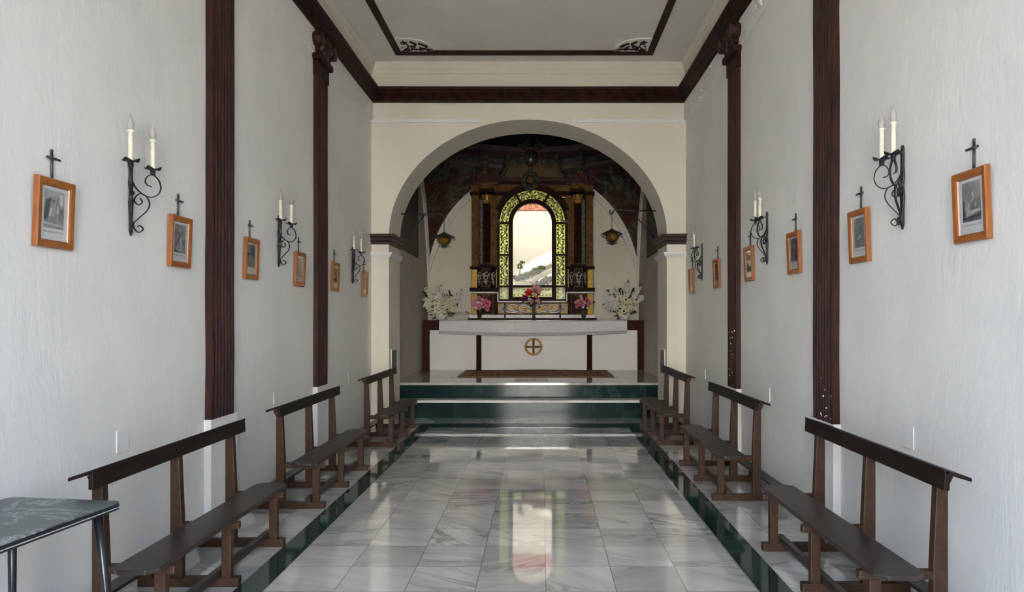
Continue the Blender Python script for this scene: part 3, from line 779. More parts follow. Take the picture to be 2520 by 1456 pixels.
# ================================================================ WALL SCONCES
BIG = [(.006, .335), (.03, .295), (.075, .262), (.118, .257), (.155, .280), (.172, .323), (.158, .372), (.124, .398), (.095, .385), (.080, .355), (.090, .330), (.116, .322)]
LOW = [(.051, .240), (.062, .216), (.040, .196), (.016, .224), (.049, .268), (.090, .252), (.105, .210), (.090, .168), (.050, .122), (.016, .083), (.013, .055), (.040, .026), (.068, .048), (.049, .069), (.036, .059)]
def make_sconce(ncandle, ad):
    def arm_pts(raw, sy): return [P3(u*ad.x+.012, sy*u*ad.y, z) for u, z in raw]
    root = thing('wall_sconce', (0, 0, 0))
    b = MB()
    prof = [(0, .0), (.014, .03), (.013, .11), (.021, .20), (.012, .26), (.020, .32), (.013, .38), (.015, .47), (.007, .50)]
    poly = [(w, z) for w, z in prof]+[(-w, z) for w, z in prof[::-1]]
    poly = [p for i, p in enumerate(poly) if i == 0 or p != poly[i-1]][:-1]
    b.prism(poly, .004, .016, 'X')
    b.box(.012, .024, -.017, .017, .045, .065); b.box(.012, .024, -.017, .017, .255, .275)
    b.build('wall_bar', M['iron'], root, local=True, bevel=.002)
    for kx, sy in enumerate((-1, 1)):
        nrm = (-sy*ad.y, ad.x, 0)
        b = MB()
        for raw in (BIG, LOW):
            pts = [(p.x, p.y) for p in cr([(u, z, 0) for u, z in raw], 6)]
            b.tube(arm_pts(pts, sy), .0075, 6, side=(-sy*ad.y, ad.x, 0), r2=.0035)
        cx, cy = .124*ad.x+.012, sy*.124*ad.y
        b.box(cx-.011, cx+.011, cy-.011, cy+.011, .396, .434)
        arm = b.build('scroll_arm', M['iron'], root, local=True, smooth=False)
        b = MB(); n = 16; r0, r1 = [], []
        top = b.bm.verts.new((cx, cy, .436))
        for j in range(n):
            aa = 2*PI*j/n; rr = .047*(1+.16*math.cos(4*aa)); r0.append(b.bm.verts.new((cx+.026*math.cos(aa), cy+.026*math.sin(aa), .434)))
            r1.append(b.bm.verts.new((cx+rr*math.cos(aa), cy+rr*math.sin(aa), .440+.010*math.cos(4*aa))))
        for j in range(n):
            b.bm.faces.new((top, r0[j], r0[(j+1) % n])); b.bm.faces.new((r0[j], r1[j], r1[(j+1) % n], r0[(j+1) % n]))
        b.build('drip_pan', M['iron'], root, local=True, solid=.003)
        if kx < ncandle:
            cn = MB().lathe([(.0145, .436), (.0145, .55), (.0125, .553), (.0125, .557), (.0135, .56), (.0125, .598), (.0125, .602), (.018, .608), (.019, .618), (.013, .622)], (cx, cy, 0), 14).build('candle_sleeve', M['candle'], root, local=True, smooth=False)
            MB().lathe([(.012, .62), (.018, .635), (.0195, .65), (.016, .672), (.008, .692), (.003, .705), (.001, .722)], (cx, cy, 0), 12).build('bulb', M['bulb'], cn, local=True, smooth=True)
    return root
scl = make_sconce(2, Vector((.54, .95, 0))); scr = make_sconce(2, Vector((.70, .56, 0))); sc1 = make_sconce(1, Vector((.70, .56, 0)))
SC = [(-1, 318, 580, scl, 'wrought iron wall sconce with two candle bulbs, nearest on the left wall'),
      (-1, 684, 657, None, 'wrought iron wall sconce with two candle bulbs, between the two left wall pilasters'),
      (-1, 866, 698, None, 'wrought iron wall sconce with two candle bulbs, farthest on the left wall by the arch'),
      (1, 2225, 565, scr, 'wrought iron wall sconce with two candle bulbs, nearest on the right wall'),
      (1, 1890, 651, None, 'wrought iron wall sconce with two candle bulbs, between the two right wall pilasters'),
      (1, 1729, 690, sc1, 'wrought iron wall sconce with one candle, farthest on the right wall')]
for side, px, py, src, lab in SC:
    o = src if src is not None else copy_tree(scl if side < 0 else scr)
    o.location = onwall(px, py, XL if side < 0 else XR)
    o.rotation_euler = (0, 0, 0 if side < 0 else PI)
    if side < 0: o.scale = (1, {318: 1, 684: 1.2, 866: 1.55}[px], 1)
    tag(o, lab, 'sconce', 'iron candle sconces on the walls')

# cover plates
PLT = [(-1, 300, 1084, 'thin white cover plate on the left wall above the nearest bench'), (-1, 678.5, 978, 'thin white cover plate on the left wall above the middle bench'),
       (-1, 859.5, 929, 'thin white cover plate on the left wall before the farthest bench'), (1, 2237, 1075, 'thin white cover plate on the right wall above the nearest bench'),
       (1, 1890.5, 968, 'thin white cover plate on the right wall above the middle bench'), (1, 1734, 919, 'thin white cover plate on the right wall before the farthest bench')]
for side, px, py, lab in PLT:
    c = onwall(px, py, XL if side < 0 else XR)
    o = MB().box(min(c.x, c.x-side*.008), max(c.x, c.x-side*.008), c.y-.06, c.y+.06, c.z-.066, c.z+.066).build('cover_plate', M['plaster'], bevel=.003)
    tag(o, lab, 'cover plate', 'white cover plates on the walls')
# vents on the piers
for side, lab in ((-1, 'grey vent grille on the inner face of the left pier of the arch'), (1, 'grey slatted vent grille on the inner face of the right pier of the arch')):
    x = X0 if side < 0 else X1
    t = thing('vent_grille', (x, 10.65, .93), lab, 'vent', 'vents on the arch piers')
    s_ = -side
    b = MB()
    for a in ((10.44, 10.46, .72, 1.12), (10.82, 10.84, .72, 1.12), (10.46, 10.82, .72, .74), (10.46, 10.82, 1.10, 1.12)):
        b.box(min(x, x+s_*.012), max(x, x+s_*.012), *a)
    b.build('frame', M['white_paint'], t)
    b = MB()
    b.box(min(x, x+s_*.004), max(x, x+s_*.004), 10.46, 10.82, .74, 1.10)
    for i in range(9):
        z = .75+i*.04; b.box(min(x, x+s_*.010), max(x, x+s_*.010), 10.46, 10.82, z, z+.022)
    b.build('slats', M['vent'], t)

# ================================================================ LANTERNS
def lantern(side):
    Yl = 10.88
    L_ = side < 0
    a0 = W(986, 526, Yl) if L_ else W(1618, 519, Yl)
    a1 = W(1084, 526, Yl) if L_ else W(1514, 516, Yl)
    hk = W(1090, 531, Yl) if L_ else W(1509, 522, Yl)
    s0 = W(1046, 527, Yl) if L_ else W(1553, 518, Yl)
    s1 = W(1001, 582, Yl) if L_ else W(1611, 573, Yl)
    s1.z = 2.842+.004
    br = thing('lantern_bracket', a0, 'grey iron bracket rod on the %s pier holding a lantern' % ('left' if L_ else 'right'), 'bracket', 'lantern brackets on the arch')
    b = MB().tube([a0, s0, a1]+cr([a1, hk+P3(0, 0, .01), hk+P3(-side*.015, 0, -.03), hk+P3(-side*.045, 0, -.02), hk+P3(-side*.05, 0, .03)], 5)[1:], .011, 8)
    b.build('rod', M['iron'], br, smooth=True)
    MB().tube([s0, s1], .010, 8).build('strut', M['iron'], br, smooth=True)
    c = W(1090, 580, Yl) if L_ else W(1509, 572, Yl)
    c.x = hk.x - side*.02
    ln = thing('hanging_lantern', c, 'small amber glass lantern with scrolled iron, hanging left of the altarpiece' if L_ else 'small amber glass lantern with scrolled iron, hanging right of the altarpiece', 'lantern', 'amber lanterns under the arch')
    b = MB(); z = c.z+.055; zt = hk.z-.03; i = 0
    while z < zt:
        pts = [P3(c.x+(.009*math.cos(t) if i % 2 else 0), Yl+(0 if i % 2 else .009*math.cos(t)), z+.013+.018*math.sin(t)) for t in [2*PI*q/8 for q in range(8)]]
        b.tube(pts, .0028, 5, closed=True); z += .026; i += 1
    b.build('chain', M['iron'], ln)
    MB().lathe([(.004, .065), (.02, .06), (.022, .05), (.03, .045), (.12, .005), (.17, -.022), (.165, -.03), (.03, -.01)], c, 24).build('lamp_cap', M['lamp_roof'], ln, smooth=False)
    MB().lathe([(.085, -.02), (.10, -.045), (.105, -.07), (.095, -.10), (.075, -.125), (.055, -.135)], c, 20).build('lamp_glass', M['amber'], ln, smooth=True)
    MB().ball((c.x, c.y, c.z-.07), (.022, .022, .035), 10, 8).build('bulb', M['candle'], ln, smooth=True)
    b = MB()
    for q in range(6):
        aa = 2*PI*q/6+.25; d = P3(math.cos(aa), math.sin(aa), 0)
        raw = cr([(.165, -.03, 0), (.175, -.055, 0), (.155, -.068, 0), (.14, -.05, 0), (.12, -.04, 0), (.112, -.08, 0), (.10, -.115, 0), (.06, -.145, 0), (.05, -.165, 0), (.075, -.175, 0), (.085, -.155, 0), (.07, -.15, 0)], 4)
        b.tube([c+d*p.x+P3(0, 0, p.y) for p in raw], .0045, 5)
        raw = spiral(.025, -.175, .022, 1.2, 1.5, -1, 10)
        b.tube([c+d*u+P3(0, 0, z) for u, z in raw], .004, 5)
    b.lathe([(.001, -.20), (.02, -.195), (.022, -.18), (.05, -.14), (.055, -.132), (.001, -.13)], c, 12)
    b.build('scroll_cage', M['iron'], ln)
lantern(-1); lantern(1)

# ================================================================ ALTAR
AY = 13.94
al = thing('altar', (EX+.02, AY, .542), 'long white altar with dark brown frame under the altarpiece', 'altar')
ax0, ax1 = W(1040, 0, AY).x, 2.07
def az(py): return H+(CY-py)*AY/F
def axp(px): return (px-CX)*AY/F
zt = az(788)
MB().box(ax0+.02, ax1-.02, AY+.03, YW-.01, .542, zt-.02).build('altar_body', M['altar_white'], al)
b = MB()
b.box(ax0, axp(1057), AY, AY+.10, .542, zt-.001); b.box(axp(1569), ax1, AY, AY+.10, .542, zt-.001)
b.box(axp(1057), axp(1569), AY, AY+.10, az(812), zt-.001)
b.box(ax0, ax1, AY-.008, YW-.01, zt-.03, zt)
b.build('altar_frame', M['altar_brown'], al, bevel=.004)
for p0, p1 in ((1172, 1184.5), (1444.5, 1457.5)):
    b = MB(); x0, x1 = axp(p0), axp(p1); w = x1-x0
    b.box(x0, x1, AY+.005, AY+.04, .542, az(812))
    for i in range(4): b.box(x0+w*(.06+.25*i), x0+w*(.06+.25*i)+w*.13, AY-.004, AY+.02, .542, az(812))
    b.build('fluted_strip', M['altar_strip'], al, bevel=.002)
# brass cross emblem
ec = P3(axp(1313), AY, az(853)); rr = .165
em = MB()
em.tube([ec+P3(rr*math.cos(t), 0, rr*math.sin(t)) for t in [2*PI*i/40 for i in range(40)]], .016, 8, closed=True)
em.tube([ec+P3((rr-.02)*math.cos(t), .004, (rr-.02)*math.sin(t)) for t in [2*PI*i/40 for i in range(40)]], .007, 6, closed=True)
for d in ((1, 0), (0, 1)):
    for off in (-.012, .012):
        p = P3(d[1]*off, 0, d[0]*off); v = P3(d[0], 0, d[1])*(rr-.008)
        em.tube([ec-v+p, ec+v+p], .010, 6)
    v = P3(d[0], 0, d[1])*(rr-.03)
    em.tube([ec-v+P3(0, -.006, 0), ec+v+P3(0, -.006, 0)], .007, 6)
em.ball(ec+P3(0, -.01, 0), .016)
o = em.build('cross_emblem', M['brass'], al, smooth=True); o['label'] = 'round brass cross emblem'

# altar cloth
cl0, cl1 = axp(1081), axp(1543)
def clothf(u, v, lo=0, hi=1):
    x = cl0+(cl1-cl0)*u
    fold = math.sin(u*46)*.5+math.sin(u*23+1)*.5+math.sin(u*81+2)*.25
    if v < .35: return P3(x, AY+.16*(1-v/.35)-.004, zt+.006+.002*fold*v)
    t = (v-.35)/.65
    edge = max(0, 1-min(u, 1-u)*7)
    drop = (.265+.06*math.sin(PI*min(1, max(0, (u*.9+.05))))-.01*u)
    lean = .11*(t**1.5)*math.sin(u*60)*edge*.4
    return P3(x+lean*.25, AY-.030-.020*t-.022*fold*t*(.5+1.1*edge+.5*math.sin(u*9)**2), zt+.004-drop*t)
ct = thing('altar_cloth', (RC, AY, zt), 'white damask altar cloth with lace border draped over the altar', 'cloth')
MB().grid(lambda u, v: clothf(u, v*.88), 160, 16).build('cloth', M['damask'], ct, smooth=True, solid=.003)
MB().grid(lambda u, v: clothf(u, .88+v*.12), 160, 3).build('lace_hem', M['lace'], ct, smooth=True, solid=.002)

# rug
b = MB()
rg = thing('rug', (-.1, 13.0, .542), 'brown patterned rug on the platform in front of the altar', 'rug')
def rugz(u, v): return P3(-1.50+2.80*u, 12.26+1.62*v, .552+.004*math.sin(u*9)*math.sin(v*5))
b.grid(lambda u, v: rugz(.06+.88*u, .10+.80*v), 30, 12).build('rug_field', M['rug'], rg, solid=.006)
b = MB()
for u0, u1, v0, v1 in ((0, 1, 0, .10), (0, 1, .90, 1), (0, .06, .10, .90), (.94, 1, .10, .90)):
    b.grid(lambda u, v: rugz(u0+(u1-u0)*u, v0+(v1-v0)*v)+P3(0, 0, .0005), 16, 6)
b.build('rug_border', M['rug_border'], rg, solid=.007)

# ================================================================ ALTARPIECE
rt = thing('altarpiece', (RC, 14.4, RZ(788)), 'dark and golden wooden altarpiece with columns around an arched stained glass window', 'altarpiece')
def mir(px): return 2620-px
YFc = 14.36                                   # main face
def rbox(name, p0, p1, q0, q1, y0, m, y1=YW-.01, bevel=.004, both=False, label=None):
    out = []
    for i in range(2 if both else 1):
        a, c = (p0, p1) if i == 0 else (mir(p1), mir(p0))
        o = MB().box(RX(a), RX(c), y0, y1, RZ(q1), RZ(q0)).build(name, m, rt, bevel=bevel)
        out.append(o)
    return out
MB().box(RX(1154), RX(1466), 14.12, YW-.01, zt+.0005, RZ(782.5)).build('plinth', M['retable_dark'], rt, bevel=.004)
for px0, px1, yy in ((1157, 1463, 14.16),):
    rbox('base_moulding', px0, px1, 774, 782.5, yy, M['white_marble'])
for i in (0, 1):
    a, c = (1184, 1222) if i == 0 else (mir(1222), mir(1184))
    MB().box(RX(a), RX(c), 14.13, 14.2, RZ(782), RZ(775)).build('base_moulding', M['white_marble'], rt, bevel=.004)
# lower tier
rbox('lower_body', 1160, 1228, 716, 774, YFc, M['retable_dark'], both=True)
rbox('lower_body', 1228, 1392, 741, 774, YFc, M['retable_dark'])
rbox('yellow_panel', 1161, 1174, 723, 773, YFc-.02, M['yellow_panel'], YFc+.01, both=True)
for i in (0, 1):
    f_ = (lambda p: p) if i == 0 else mir
    x0, x1 = sorted((RX(f_(1178)), RX(f_(1214)))); z0, z1 = RZ(772), RZ(723)
    o = MB().box(x0, x1, YFc-.008, YFc+.01, z0, z1).build('painted_panel', M['retable_dark'], rt)
    b = MB()
    for a in ((x0, x0+.012, z0, z1), (x1-.012, x1, z0, z1), (x0, x1, z0, z0+.012), (x0, x1, z1-.012, z1)): b.box(a[0], a[1], YFc-.016, YFc, a[2], a[3])
    b.build('panel_frame', M['gold_marble'], o)
    b = MB(); xc, zc = (x0+x1)/2, (z0+z1)/2
    for q in range(10):
        aa = 2*PI*q/10; b.ball((xc+.055*math.cos(aa), YFc-.012, zc+.09*math.sin(aa)), (.03, .006, .035), 8, 5, .2)
    b.prism([(xc-.09, z1-.02), (xc+.09, z1-.02), (xc+.05, z1-.07), (xc-.05, z1-.07)], YFc-.014, YFc)
    b.build('painted_flowers', M['gold_marble'], o)
# pale strip polyline
for i in (0, 1):
    f_ = (lambda p: p) if i == 0 else mir
    pts = [(1160, 719.5), (1225.5, 719.5), (1225.5, 742), (1310, 742)]
    b = MB()
    for (pa, qa), (pb, qb) in zip(pts, pts[1:]):
        xa, xb = sorted((RX(f_(pa)), RX(f_(pb)))); za, zb = sorted((RZ(qa), RZ(qb)))
        b.box(xa-.015, xb+.015, YFc-.035, YFc+.01, za-.015, zb+.015)
    b.build('pale_moulding', M['white_marble'], rt)
rbox('lower_cornice', 1157, 1225, 708, 717, 14.24, M['retable_dark'], both=True, bevel=.015)
rbox('lower_cornice', 1182, 1214, 707, 716, 14.14, M['retable_dark'], both=True, bevel=.015)
# middle tier
rbox('middle_body', 1160, 1229, 660, 708, YFc, M['retable_dark'], both=True)
rbox('yellow_panel', 1161, 1174, 663, 708, YFc-.02, M['yellow_panel'], YFc+.01, both=True)
rbox('yellow_panel', 1220.5, 1229, 661, 707, YFc-.012, M['yellow_panel'], YFc+.01, both=True)
def scrollwork(b, f, L, Wd, r, seed=0, thick=.5):
    r_ = random.Random(seed)
    n = max(1, round(L/(Wd*1.15)))
    def T(pts, rad):
        P_ = [f(s, t) for s, t in pts]
        b.tube(P_, rad, 6, side=f.normal, r2=None)
    sg = 1
    for i in range(n):
        s0, s1 = L*i/n, L*(i+1)/n; ds = s1-s0
        stem = [(s0+ds*u, sg*Wd*.30*math.sin(PI*u)) for u in [q/10 for q in range(11)]]
        T(stem, [r*(1.1-.2*math.cos(PI*q/5)) for q in range(11)])
        rc = Wd*.25
        sp = spiral(s0+ds*.52, -sg*Wd*.10, rc, 1.25, PI*(.8 if sg > 0 else -.8), -sg, 14)
        sp = [(s0+ds*.12, sg*Wd*.10)]+sp
        T(sp, [r*(1.15-.7*q/len(sp)) for q in range(len(sp))])
        for (u, t, du, dt) in ((.2, .30, -.16, .12), (.5, .34, .10, .12), (.8, .28, .18, .14), (.25, -.30, -.12, -.12), (.75, -.30, .15, -.12), (.5, -.36, .05, -.08)):
            p0 = (s0+ds*u, sg*Wd*t*.55); p1 = (p0[0]+du*Wd*1.5, sg*Wd*.44*(1 if t > 0 else -1))
            pm = (p0[0]*.5+p1[0]*.5+r_.uniform(-.12, .12)*Wd, (p0[1]+p1[1])/2+r_.uniform(-.05, .05)*Wd)
            Q = [(q.x, q.y) for q in cr([(*p0, 0), (*pm, 0), (*p1, 0)], 3)]
            T(Q, [r*.7, r*.9, r*1.5, r*2.0, r*1.9, r*1.0, r*.25])
        sg = -sg
def flat(x0, z0, along, y):
    """f(s,t): along 'z' or 'x'"""
    def f(s, t): return P3(x0+t, y, z0+s) if along == 'z' else P3(x0+s, y, z0+t)
    f.normal = (0, 1, 0); return f
for i in (0, 1):
    f_ = (lambda p: p) if i == 0 else mir
    xs = [RX(f_(p)) for p in (1175, 1186, 1208, 1219.5)]
    if i: xs = xs[::-1]
    b = MB().prism([(xs[0], YFc+.02), (xs[1], YFc-.14), (xs[2], YFc-.14), (xs[3], YFc+.02)], RZ(708), RZ(660), 'Z')
    pd = b.build('pedestal', M['retable_dark'], rt)
    b = MB(); y = YFc-.145; x0, x1, z0, z1 = xs[1], xs[2], RZ(707), RZ(662)
    for a in ((x0, x0+.016, z0, z1), (x1-.016, x1, z0, z1), (x0, x1, z0, z0+.016), (x0, x1, z1-.016, z1)): b.box(a[0], a[1], y-.008, y+.01, a[2], a[3])
    b.build('panel_frame', M['gold_marble'], pd)
    def orn(xc, yc, sx, sl):
        b = MB(); zc = RZ(684)
        def g(u, w): return P3(xc+u*sx, yc+u*sl-.012, zc+w)
        for raw in (spiral(0, .0, .042, 1.0, 0, 1, 14, .036), [(-.02, .045), (-.035, .07), (-.01, .10), (.02, .12), (.035, .11)], [(.03, .03), (.06, .06), (.065, .09)], [(-.03, .02), (-.06, .055), (-.05, .09)], [(0, -.04), (.0, -.08), (-.02, -.11)], [(0, -.06), (.04, -.085), (.05, -.075)], [(0, -.06), (-.045, -.085), (-.055, -.075)], [(0, -.09), (.02, -.125), (0, -.15)]):
            P_ = [g(u, w) for u, w in raw]
            b.tube(P_, [.010+.006*math.sin(PI*q/max(1, len(P_)-1)) for q in range(len(P_))], 6)
        b.build('silver_ornament', M['silver'], pd)
    orn((xs[1]+xs[2])/2, YFc-.14, 1, 0)
    orn((xs[0]+xs[1])/2, YFc-.06, .65, -1.1)
    orn((xs[2]+xs[3])/2, YFc-.06, .45, .9)
rbox('upper_cornice', 1157, 1229.5, 655.5, 661, 14.25, M['retable_dark'], both=True, bevel=.012)
rbox('upper_cornice', 1180, 1216, 652, 658, 14.13, M['retable_dark'], both=True, bevel=.012)
# column tier
rbox('outer_pilaster', 1160.5, 1177.5, 480, 656, YFc, M['gold_marble'], both=True)
rbox('scroll_panel', 1177.5, 1192, 480, 656, YFc+.04, M['retable_dark'], both=True)
rbox('column_backing', 1192, 1207, 480, 656, YFc+.05, M['retable_dark'], both=True)
rbox('inner_pilaster', 1207, 1219, 480, 656, YFc-.03, M['gold_marble'], both=True)
rbox('inner_pilaster', 1219, 1229, 551, 656, YFc, M['gold_marble'], both=True)
for i in (0, 1):
    f_ = (lambda p: p) if i == 0 else mir
    b = MB(); scrollwork(b, flat(RX(f_(1184)), RZ(650), 'z', YFc+.03), RZ(490)-RZ(650), .085, .012, 5+i)
    b.build('leaf_relief', M['leaf_relief'], rt)
    xc = RX(f_(1198.5)); yc = YFc-.10
    co = thing('column', (xc, yc, RZ(652))); co.parent = rt; co.location = P3(xc, yc, RZ(652))-rt.location
    b = MB(); n = 20; cols = []
    for z, r_ in ((RZ(648), .064), (RZ(600), .066), (RZ(550), .064), (RZ(503), .056)):
        cols.append([b.bm.verts.new((xc+r_*(1-.10*(j % 2))*math.cos(2*PI*j/(2*n)), yc+r_*(1-.10*(j % 2))*math.sin(2*PI*j/(2*n)), z)) for j in range(2*n)])
    for P_, Q_ in zip(cols, cols[1:]):
        for j in range(2*n): b.bm.faces.new((P_[j], P_[(j+1) % (2*n)], Q_[(j+1) % (2*n)], Q_[j]))
    b.build('shaft', M['retable_dark'], co)
    MB().lathe([(.085, RZ(653)), (.088, RZ(652)), (.070, RZ(650)), (.076, RZ(649)), (.060, RZ(647.5))], (xc, yc, 0), 20).build('column_base', M['gold_marble'], co)
    b = MB().lathe([(.055, RZ(503)), (.064, RZ(501.5)), (.056, RZ(500)), (.062, RZ(495)), (.085, RZ(484)), (.095, RZ(481)), (.001, RZ(480.5))], (xc, yc, 0), 16)
    for q in range(10):
        aa = 2*PI*q/10
        for rr_, zz in ((.068, RZ(496)), (.082, RZ(489))):
            b.ball((xc+rr_*math.cos(aa+zz), yc+rr_*math.sin(aa+zz), zz), (.018, .018, .026), 6, 5, .15)
    for aa in (PI/4, 3*PI/4, 5*PI/4, 7*PI/4): b.ball((xc+.105*math.cos(aa), yc+.105*math.sin(aa), RZ(484)), .026, 8, 6)
    b.build('capital', M['gold'], co, smooth=True)
# spandrel around the arch
WC, WZ = RC, RZ(548)
def arcpts(r, a0, a1, n): return [(WC+r*math.cos(R(a0+(a1-a0)*i/n)), WZ+r*math.sin(R(a0+(a1-a0)*i/n))) for i in range(n+1)]
ro = 86*k0
top = RZ(457)
for sgn in (0, 1):
    a0, a1 = (90, 180) if sgn == 0 else (0, 90)
    arcp = arcpts(ro, 90, 180, 20) if sgn == 0 else arcpts(ro, 90, 0, 20)
    xe = RX(1219) if sgn == 0 else RX(mir(1219))
    poly = [(WC, top)]+arcp+[(xe, WZ), (xe, top)]
    MB().prism(poly, YFc+.01, YW-.01).build('spandrel', M['gold_marble'], rt)
    f_ = (lambda p: p) if sgn == 0 else mir
    b = MB()
    pts = [(1226, 520), (1226, 490), (1228, 485), (1252, 484)]
    b.tube([P3(RX(f_(p)), YFc, RZ(q)) for p, q in pts], .008, 6)
    aq = arcpts(92*k0, 128, 158, 8) if sgn == 0 else arcpts(92*k0, 52, 22, 8)
    b.tube([P3(x, YFc, z) for x, z in aq], .007, 6)
    b.build('gilt_line', M['gold'], rt)
    x0, x1 = sorted((RX(f_(1219)), RX(f_(1229.5))))
    b = MB().box(x0-.01, x1, YFc-.06, YFc, RZ(550), RZ(540))
    b.build('impost_block', M['ring_pink'], rt, bevel=.006)
# entablature
b = MB()
for p0, p1, y in ((1157, 1182, 14.28), (1182, 1217, 14.14), (1217, 1258, 14.28)):
    for f_ in ((lambda p: p), mir):
        x0, x1 = sorted((RX(f_(p0)), RX(f_(p1)))); dz = 2 if y < 14.2 else 0
        b.box(x0, x1, y, YW-.01, RZ(480-dz*2), RZ(472-dz*2))
aro = arcpts(96*k0, 20, 160, 28); ari = arcpts(86*k0, 20, 160, 28)
b.prism([p for p in aro if True]+ari[::-1], YFc-.05, YW-.01)
b.build('lower_entablature', M['retable_dark'], rt, bevel=.008)
b = MB()
for f_ in ((lambda p: p), mir):
    for p0, p1, y in ((1160, 1185, 14.32), (1185, 1215, 14.18), (1215, 1222, 14.30)):
        x0, x1 = sorted((RX(f_(p0)), RX(f_(p1)))); b.box(x0, x1, y, YW-.01, RZ(472), RZ(454))
b.box(RX(1222), RX(mir(1222)), 14.35, YW-.01, RZ(461), RZ(455))
b.build('frieze', M['gold_marble'], rt)
for f_ in ((lambda p: p), mir):
    b = MB()
    x0, x1 = sorted((RX(f_(1158)), RX(f_(1229))))
    b.box(x0, x1, 14.22, YW-.01, RZ(456), RZ(448)); 
    x0, x1 = sorted((RX(f_(1160)), RX(f_(1227)))); b.box(x0, x1, 14.26, YW-.01, RZ(448), RZ(441))
    x0, x1 = sorted((RX(f_(1176)), RX(f_(1228)))); b.box(x0, x1, 14.08, YW-.01, RZ(452), RZ(433))
    b.build('side_cornice', M['retable_red'], rt, bevel=.015)
b = MB()
b.box(RX(1226), RX(mir(1226)), 14.30, YW-.01, RZ(456), RZ(452)); b.box(RX(1226), RX(mir(1226)), 14.22, YW-.01, RZ(449), RZ(439)); b.box(RX(1226), RX(mir(1226)), 14.26, YW-.01, RZ(452), RZ(449))
b.build('middle_cornice', M['retable_red'], rt, bevel=.014)
# crown
rbox('crown_backing', 1226, 1394, 414, 440, 14.58, M['retable_dark'])
rbox('crown_backing', 1168, 1226, 428, 440, 14.58, M['retable_dark'], both=True)
def mirpts(h): return [(RX(p), RZ(q)) for p, q in h]+[(RX(mir(p)), RZ(q)) for p, q in h[::-1]]
h = [(1228, 438), (1236, 426), (1246, 412), (1250, 400), (1262, 393), (1272, 400), (1280, 410), (1288, 400), (1292, 380), (1298, 372)]
MB().prism(mirpts(h), 14.42, 14.56).build('crown_panel', M['ochre'], rt, bevel=.02)
for f_ in ((lambda p: p), mir):
    b = MB()
    pts = [(RX(f_(p)), RZ(q)) for p, q in ((1230, 434), (1241, 424), (1248, 408), (1256, 396), (1266, 394), (1271, 401), (1266, 407), (1260, 403))]
    b.tube([P3(q.x, 14.40, q.y) for q in cr([(x, z, 0) for x, z in pts], 6)], .035, 8)
    for p, q, rx_, rz_ in ((1250, 384, .05, .10), (1244, 396, .06, .05), (1240, 405, .04, .05), (1262, 388, .06, .04), (1256, 378, .03, .06)):
        b.ball((RX(f_(p)), 14.44, RZ(q)), (rx_, .05, rz_), 10, 8, .12)
    b.build('crown_scroll', M['olive'], rt, smooth=True)
b = MB()
h = [(1270, 352), (1283, 350), (1292, 342), (1299, 334), (1303, 342), (1306, 352)]
for f_ in ((lambda p: p), mir):
    b.prism([(RX(f_(p)), RZ(q)) for p, q in h+[(1309, 366), (1296, 366), (1282, 360)]], 14.44, 14.54)
b.build('palmette', M['olive'], rt, bevel=.03)
mc = P3(RX(1306.5), 14.36, RZ(388))
md = thing('medallion', mc); md.parent = rt; md.location = mc-rt.location
MB().lathe([(.001, .05), (.165, .05), (.175, 0), (.165, -.04), (.145, -.05), (.135, -.02), (.001, -.02)], mc, 32, 'Y').build('medallion_ring', M['retable_red'], md, smooth=False)
MB().lathe([(.001, -.035), (.13, -.03), (.132, 0)], mc, 28, 'Y').build('medallion_disc', M['mirror'], md, smooth=True)
b = MB()
for q in range(16):
    aa = 2*PI*q/16; b.ball(mc+P3(.190*math.cos(aa), -.02, .190*math.sin(aa)), (.022, .018, .016), 8, 6)
    if 8 < q < 16: b.ball(mc+P3(.225*math.cos(aa), -.02, .225*math.sin(aa)), .010, 6, 5)
b.build('beads', M['gold'], md, smooth=True)
b = MB(); sc = P3(RX(1306), 14.20, RZ(447))
for q in range(9):
    aa = PI*(q/8); b.ball(sc+P3(.13*math.cos(aa), .02, .02+.12*math.sin(aa)), (.05, .06, .05), 8, 6, .1)
for u, w, r_ in ((-.12, -.08, .06), (.12, -.08, .06), (-.06, -.14, .06), (.06, -.14, .06), (0, -.17, .06), (-.17, -.02, .045), (.17, -.02, .045), (0, .18, .05), (0, .25, .035)):
    b.ball(sc+P3(u, .02, w), (r_, .05, r_), 8, 6, .12)
b.build('shell', M['olive'], rt, smooth=True)
MB().ball(sc+P3(0, -.02, 0), (.075, .06, .075), 12, 10).build('shell_boss', M['ochre'], rt, smooth=True)
for f_ in ((lambda p: p), mir):
    ux = RX(f_(1193.5)); uy = 14.22
    ur = thing('urn', (ux, uy, RZ(433))); ur.parent = rt; ur.location = P3(ux, uy, RZ(433))-rt.location
    MB().box(ux-.055, ux+.055, uy-.05, uy+.05, RZ(434), RZ(425)).build('urn_plinth', M['gold_marble'], ur)
    MB().lathe([(.045, RZ(425)), (.05, RZ(423)), (.03, RZ(420)), (.035, RZ(417)), (.07, RZ(412)), (.095, RZ(405)), (.09, RZ(400)), (.06, RZ(398)), (.001, RZ(397))], (ux, uy, 0), 16).build('urn_body', M['olive'], ur, smooth=True)
    b = MB()
    for u, w, r_ in ((0, .04, .07), (.05, .06, .05), (-.05, .06, .05), (.02, .13, .05), (-.03, .16, .04), (.0, .22, .03)):
        b.ball((ux+u, uy, RZ(398)+w), (r_, r_*.8, r_*1.2), 8, 6, .2)
    b.build('flame', M['olive'], ur, smooth=True)
